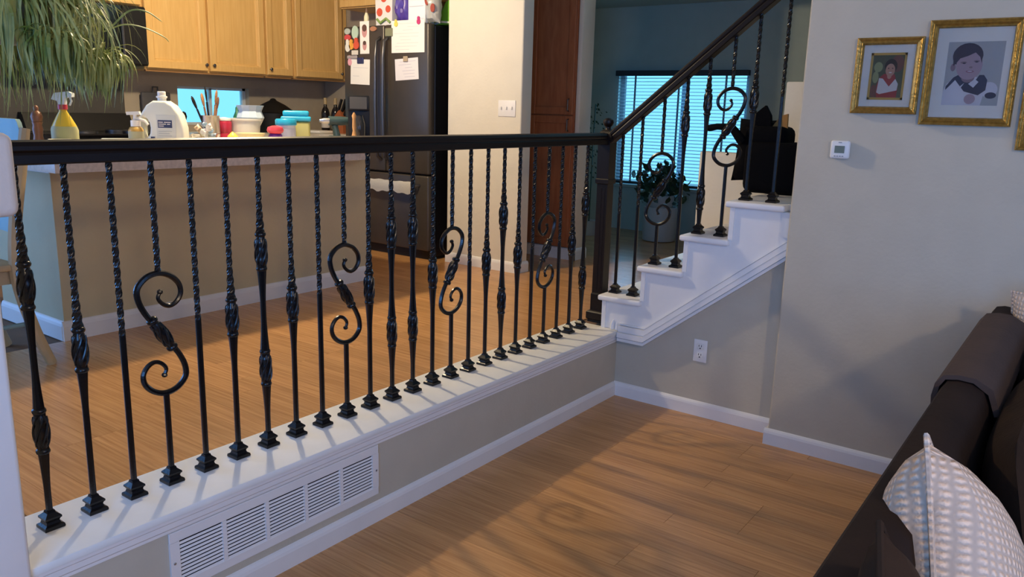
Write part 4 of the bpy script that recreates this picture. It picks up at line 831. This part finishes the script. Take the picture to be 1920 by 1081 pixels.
q = B(); q._merge(lb); o = q.obj('foliage', M_dleaf, pp); o['kind'] = 'stuff'
for k in range(5):
    a = k*1.25; B().tube([(0, 0, .40), (.05*math.cos(a), .05*math.sin(a), .5), (.12*math.cos(a), .12*math.sin(a), .62)], .006, 6).obj('stem', M_dleaf, pp, True)
hv = thing('trailing_vine', 'thin trailing vine beside the newel post', 'plant', (5.75, 1.78, K))
B().tube([(0, 0, 0), (.01, 0, .5), (0, -.01, 1.0), (-.02, -.03, 1.22)], .006, 6).obj('stem', M_dleaf, hv, True)
lb = bmesh.new()
for k in range(70):
    c_ = Vector((rr.uniform(-.05, .05), rr.uniform(-.12, .10), rr.uniform(.55, 1.22))); n1 = Vector((-1, rr.uniform(-.8, .8), rr.uniform(-.8, .8))).normalized(); t1_ = n1.orthogonal().normalized(); t2_ = n1.cross(t1_); s_ = rr.uniform(.010, .02)
    lb.faces.new([lb.verts.new(c_+t1_*s_*x+t2_*s_*y) for x, y in ((-1, 0), (0, .7), (1, 0), (0, -.7))])
q = B(); q._merge(lb); o = q.obj('leaves', M_dleaf, hv); o['kind'] = 'stuff'
B().lathe([(.07, 0), (.09, .14), (.08, .14), (.06, .02)], 16).obj('pot', MATS['planter_grey'], hv, True)
# bag on the landing
ZL = Z1+3*RISE
bg = thing('black_bag', 'big black bag with an orange board on the stair landing', 'bag', (3.42, -0.80, ZL))
b = B(); b.box(-.14, .14, -.12, .20, 0, .265, .045, 4); b.obj('body', M_blackcloth, bg, True)
b = B(); b.pillow(.26, .34, .16, 10, .05, .3); o = b.obj('front_pouch', M_blackcloth, bg, True); o.location = (.02, .17, .215); o.rotation_euler = (R(12), 0, R(90))
b = B(); b.box(-.10, .10, .0, .22, .23, .345, .04, 3); b.obj('top_flap', M_blackcloth, bg, True)
b = B(); b.tube([(-.10, .22, .26), (-.12, .28, .335), (-.12, .36, .335), (-.11, .41, .325)], [.028, .022, .017, .018], 8); b.obj('strap', M_blackcloth, bg, True)
b = B(); b.prism([(.08, .25), (.15, .30), (.19, .40), (.13, .45), (.10, .40)], 0, -.06, -.03); b.obj('black_panel', M_blackcloth, bg)
b = B(); b.prism([(.015, .26), (.055, .26), (.12, .27), (.105, .33), (.055, .40), (.02, .41)], 0, -.03, -.012); b.obj('orange_board', flat('board_orange', (0.42, 0.19, 0.035), 0.5), bg)
# ================================================================== SOFA
sf = thing('sofa', 'dark brown sofa seen over its back', 'sofa', (1.35, -2.3, 0))
def xprism(poly, x0, x1): return B().prism(poly, 0, x0, x1)
bp = [(-1.895, .10), (-1.888, .45), (-1.882, .78), (-1.888, .825), (-1.90, .846), (-1.925, .852), (-1.955, .850), (-1.985, .835), (-2.00, .80), (-2.06, .40), (-2.06, .10)]
child(xprism(bp, 0.02, 2.50), 'back', M_leather, sf, True)
child(B().box(0.02, 2.50, -2.85, -2.065, .10, .34, .02, 2), 'base', M_leather, sf, True)
child(B().box(2.505, 2.69, -2.85, -1.90, .08, .62, .05, 4), 'arm', M_leather, sf, True)
child(B().box(-.17, .015, -2.85, -1.90, .08, .62, .05, 4), 'arm', M_leather, sf, True)
for a in (0.03, 0.855, 1.68): child(B().box(a, a+.815, -2.86, -2.10, .345, .48, .045, 4), 'seat_cushion', M_leather, sf, True)
for a in (0.95, 1.73):
    b = B(); b.pillow(.80, .46, .20, 12, .03); o = b.obj('back_cushion', M_brownf, sf, True); o.location = (a+.39-1.35, -2.135+2.3, .64); o.rotation_euler = (R(-12), 0, 0)
for x in (0.1, 2.4):
    for y in (-2.75, -1.98): child(B().lathe([(.03, .0), (.035, .10)], 10, c=(x, y, 0)), 'foot', M_black, sf)
th_ = B(); tp = [(-1.876, .70), (-1.868, .80), (-1.873, .835), (-1.89, .860), (-1.925, .868), (-1.965, .866), (-2.005, .845), (-2.03, .78), (-2.016, .776), (-1.996, .83), (-1.96, .8535), (-1.925, .8555), (-1.896, .85), (-1.884, .828), (-1.878, .78), (-1.884, .70)]
child_t = xprism(tp, 1.40, 2.28).obj('sofa_throw', M_throw, smooth=True); tag(child_t, 'brown throw folded over the far sofa back', 'throw')
def cushion(name, label, loc, rot, w, h, t, m, trim=None):
    c = thing(name, label, 'cushion', loc); c.rotation_mode = 'YXZ'; c.rotation_euler = rot
    B().pillow(w, h, t, 16, .07).obj('cover', m, c, True)
    pts = []
    for k in range(33):
        a = k/32*4; s_ = int(a) % 4; u = -1+2*(a-int(a)); pinch = 1-.07*(1-u*u)
        pts.append({0: (u*w/2, 0, -h/2*pinch), 1: (w/2*pinch, 0, u*h/2), 2: (-u*w/2, 0, h/2*pinch), 3: (-w/2*pinch, 0, -u*h/2)}[s_])
    B().tube(pts, .005, 6).obj('piping', trim or m, c, True); return c
cushion('knit_cushion', 'cream cable knit cushion standing on the sofa', (0.62, -2.055, .645), (R(-14), R(40), R(4)), .49, .49, .25, M_knit)
cushion('brown_cushion', 'dark brown cushion corner in front of the knit cushion', (0.20, -2.04, .735), (R(-12), R(40), R(6)), .38, .38, .11, M_brownf)
cushion('cream_cushion', 'cream cushion at the far sofa end by the wall', (2.39, -2.13, .755), (R(-12), 0, R(82)), .36, .36, .15, M_knit)
cushion('grey_cushion', 'grey blue cushion half hidden at the right edge', (1.62, -2.36, .69), (R(-10), 0, R(-30)), .44, .40, .15, mat('grey_blue_fabric', (0.20, 0.24, 0.28), .9, bump=.4))
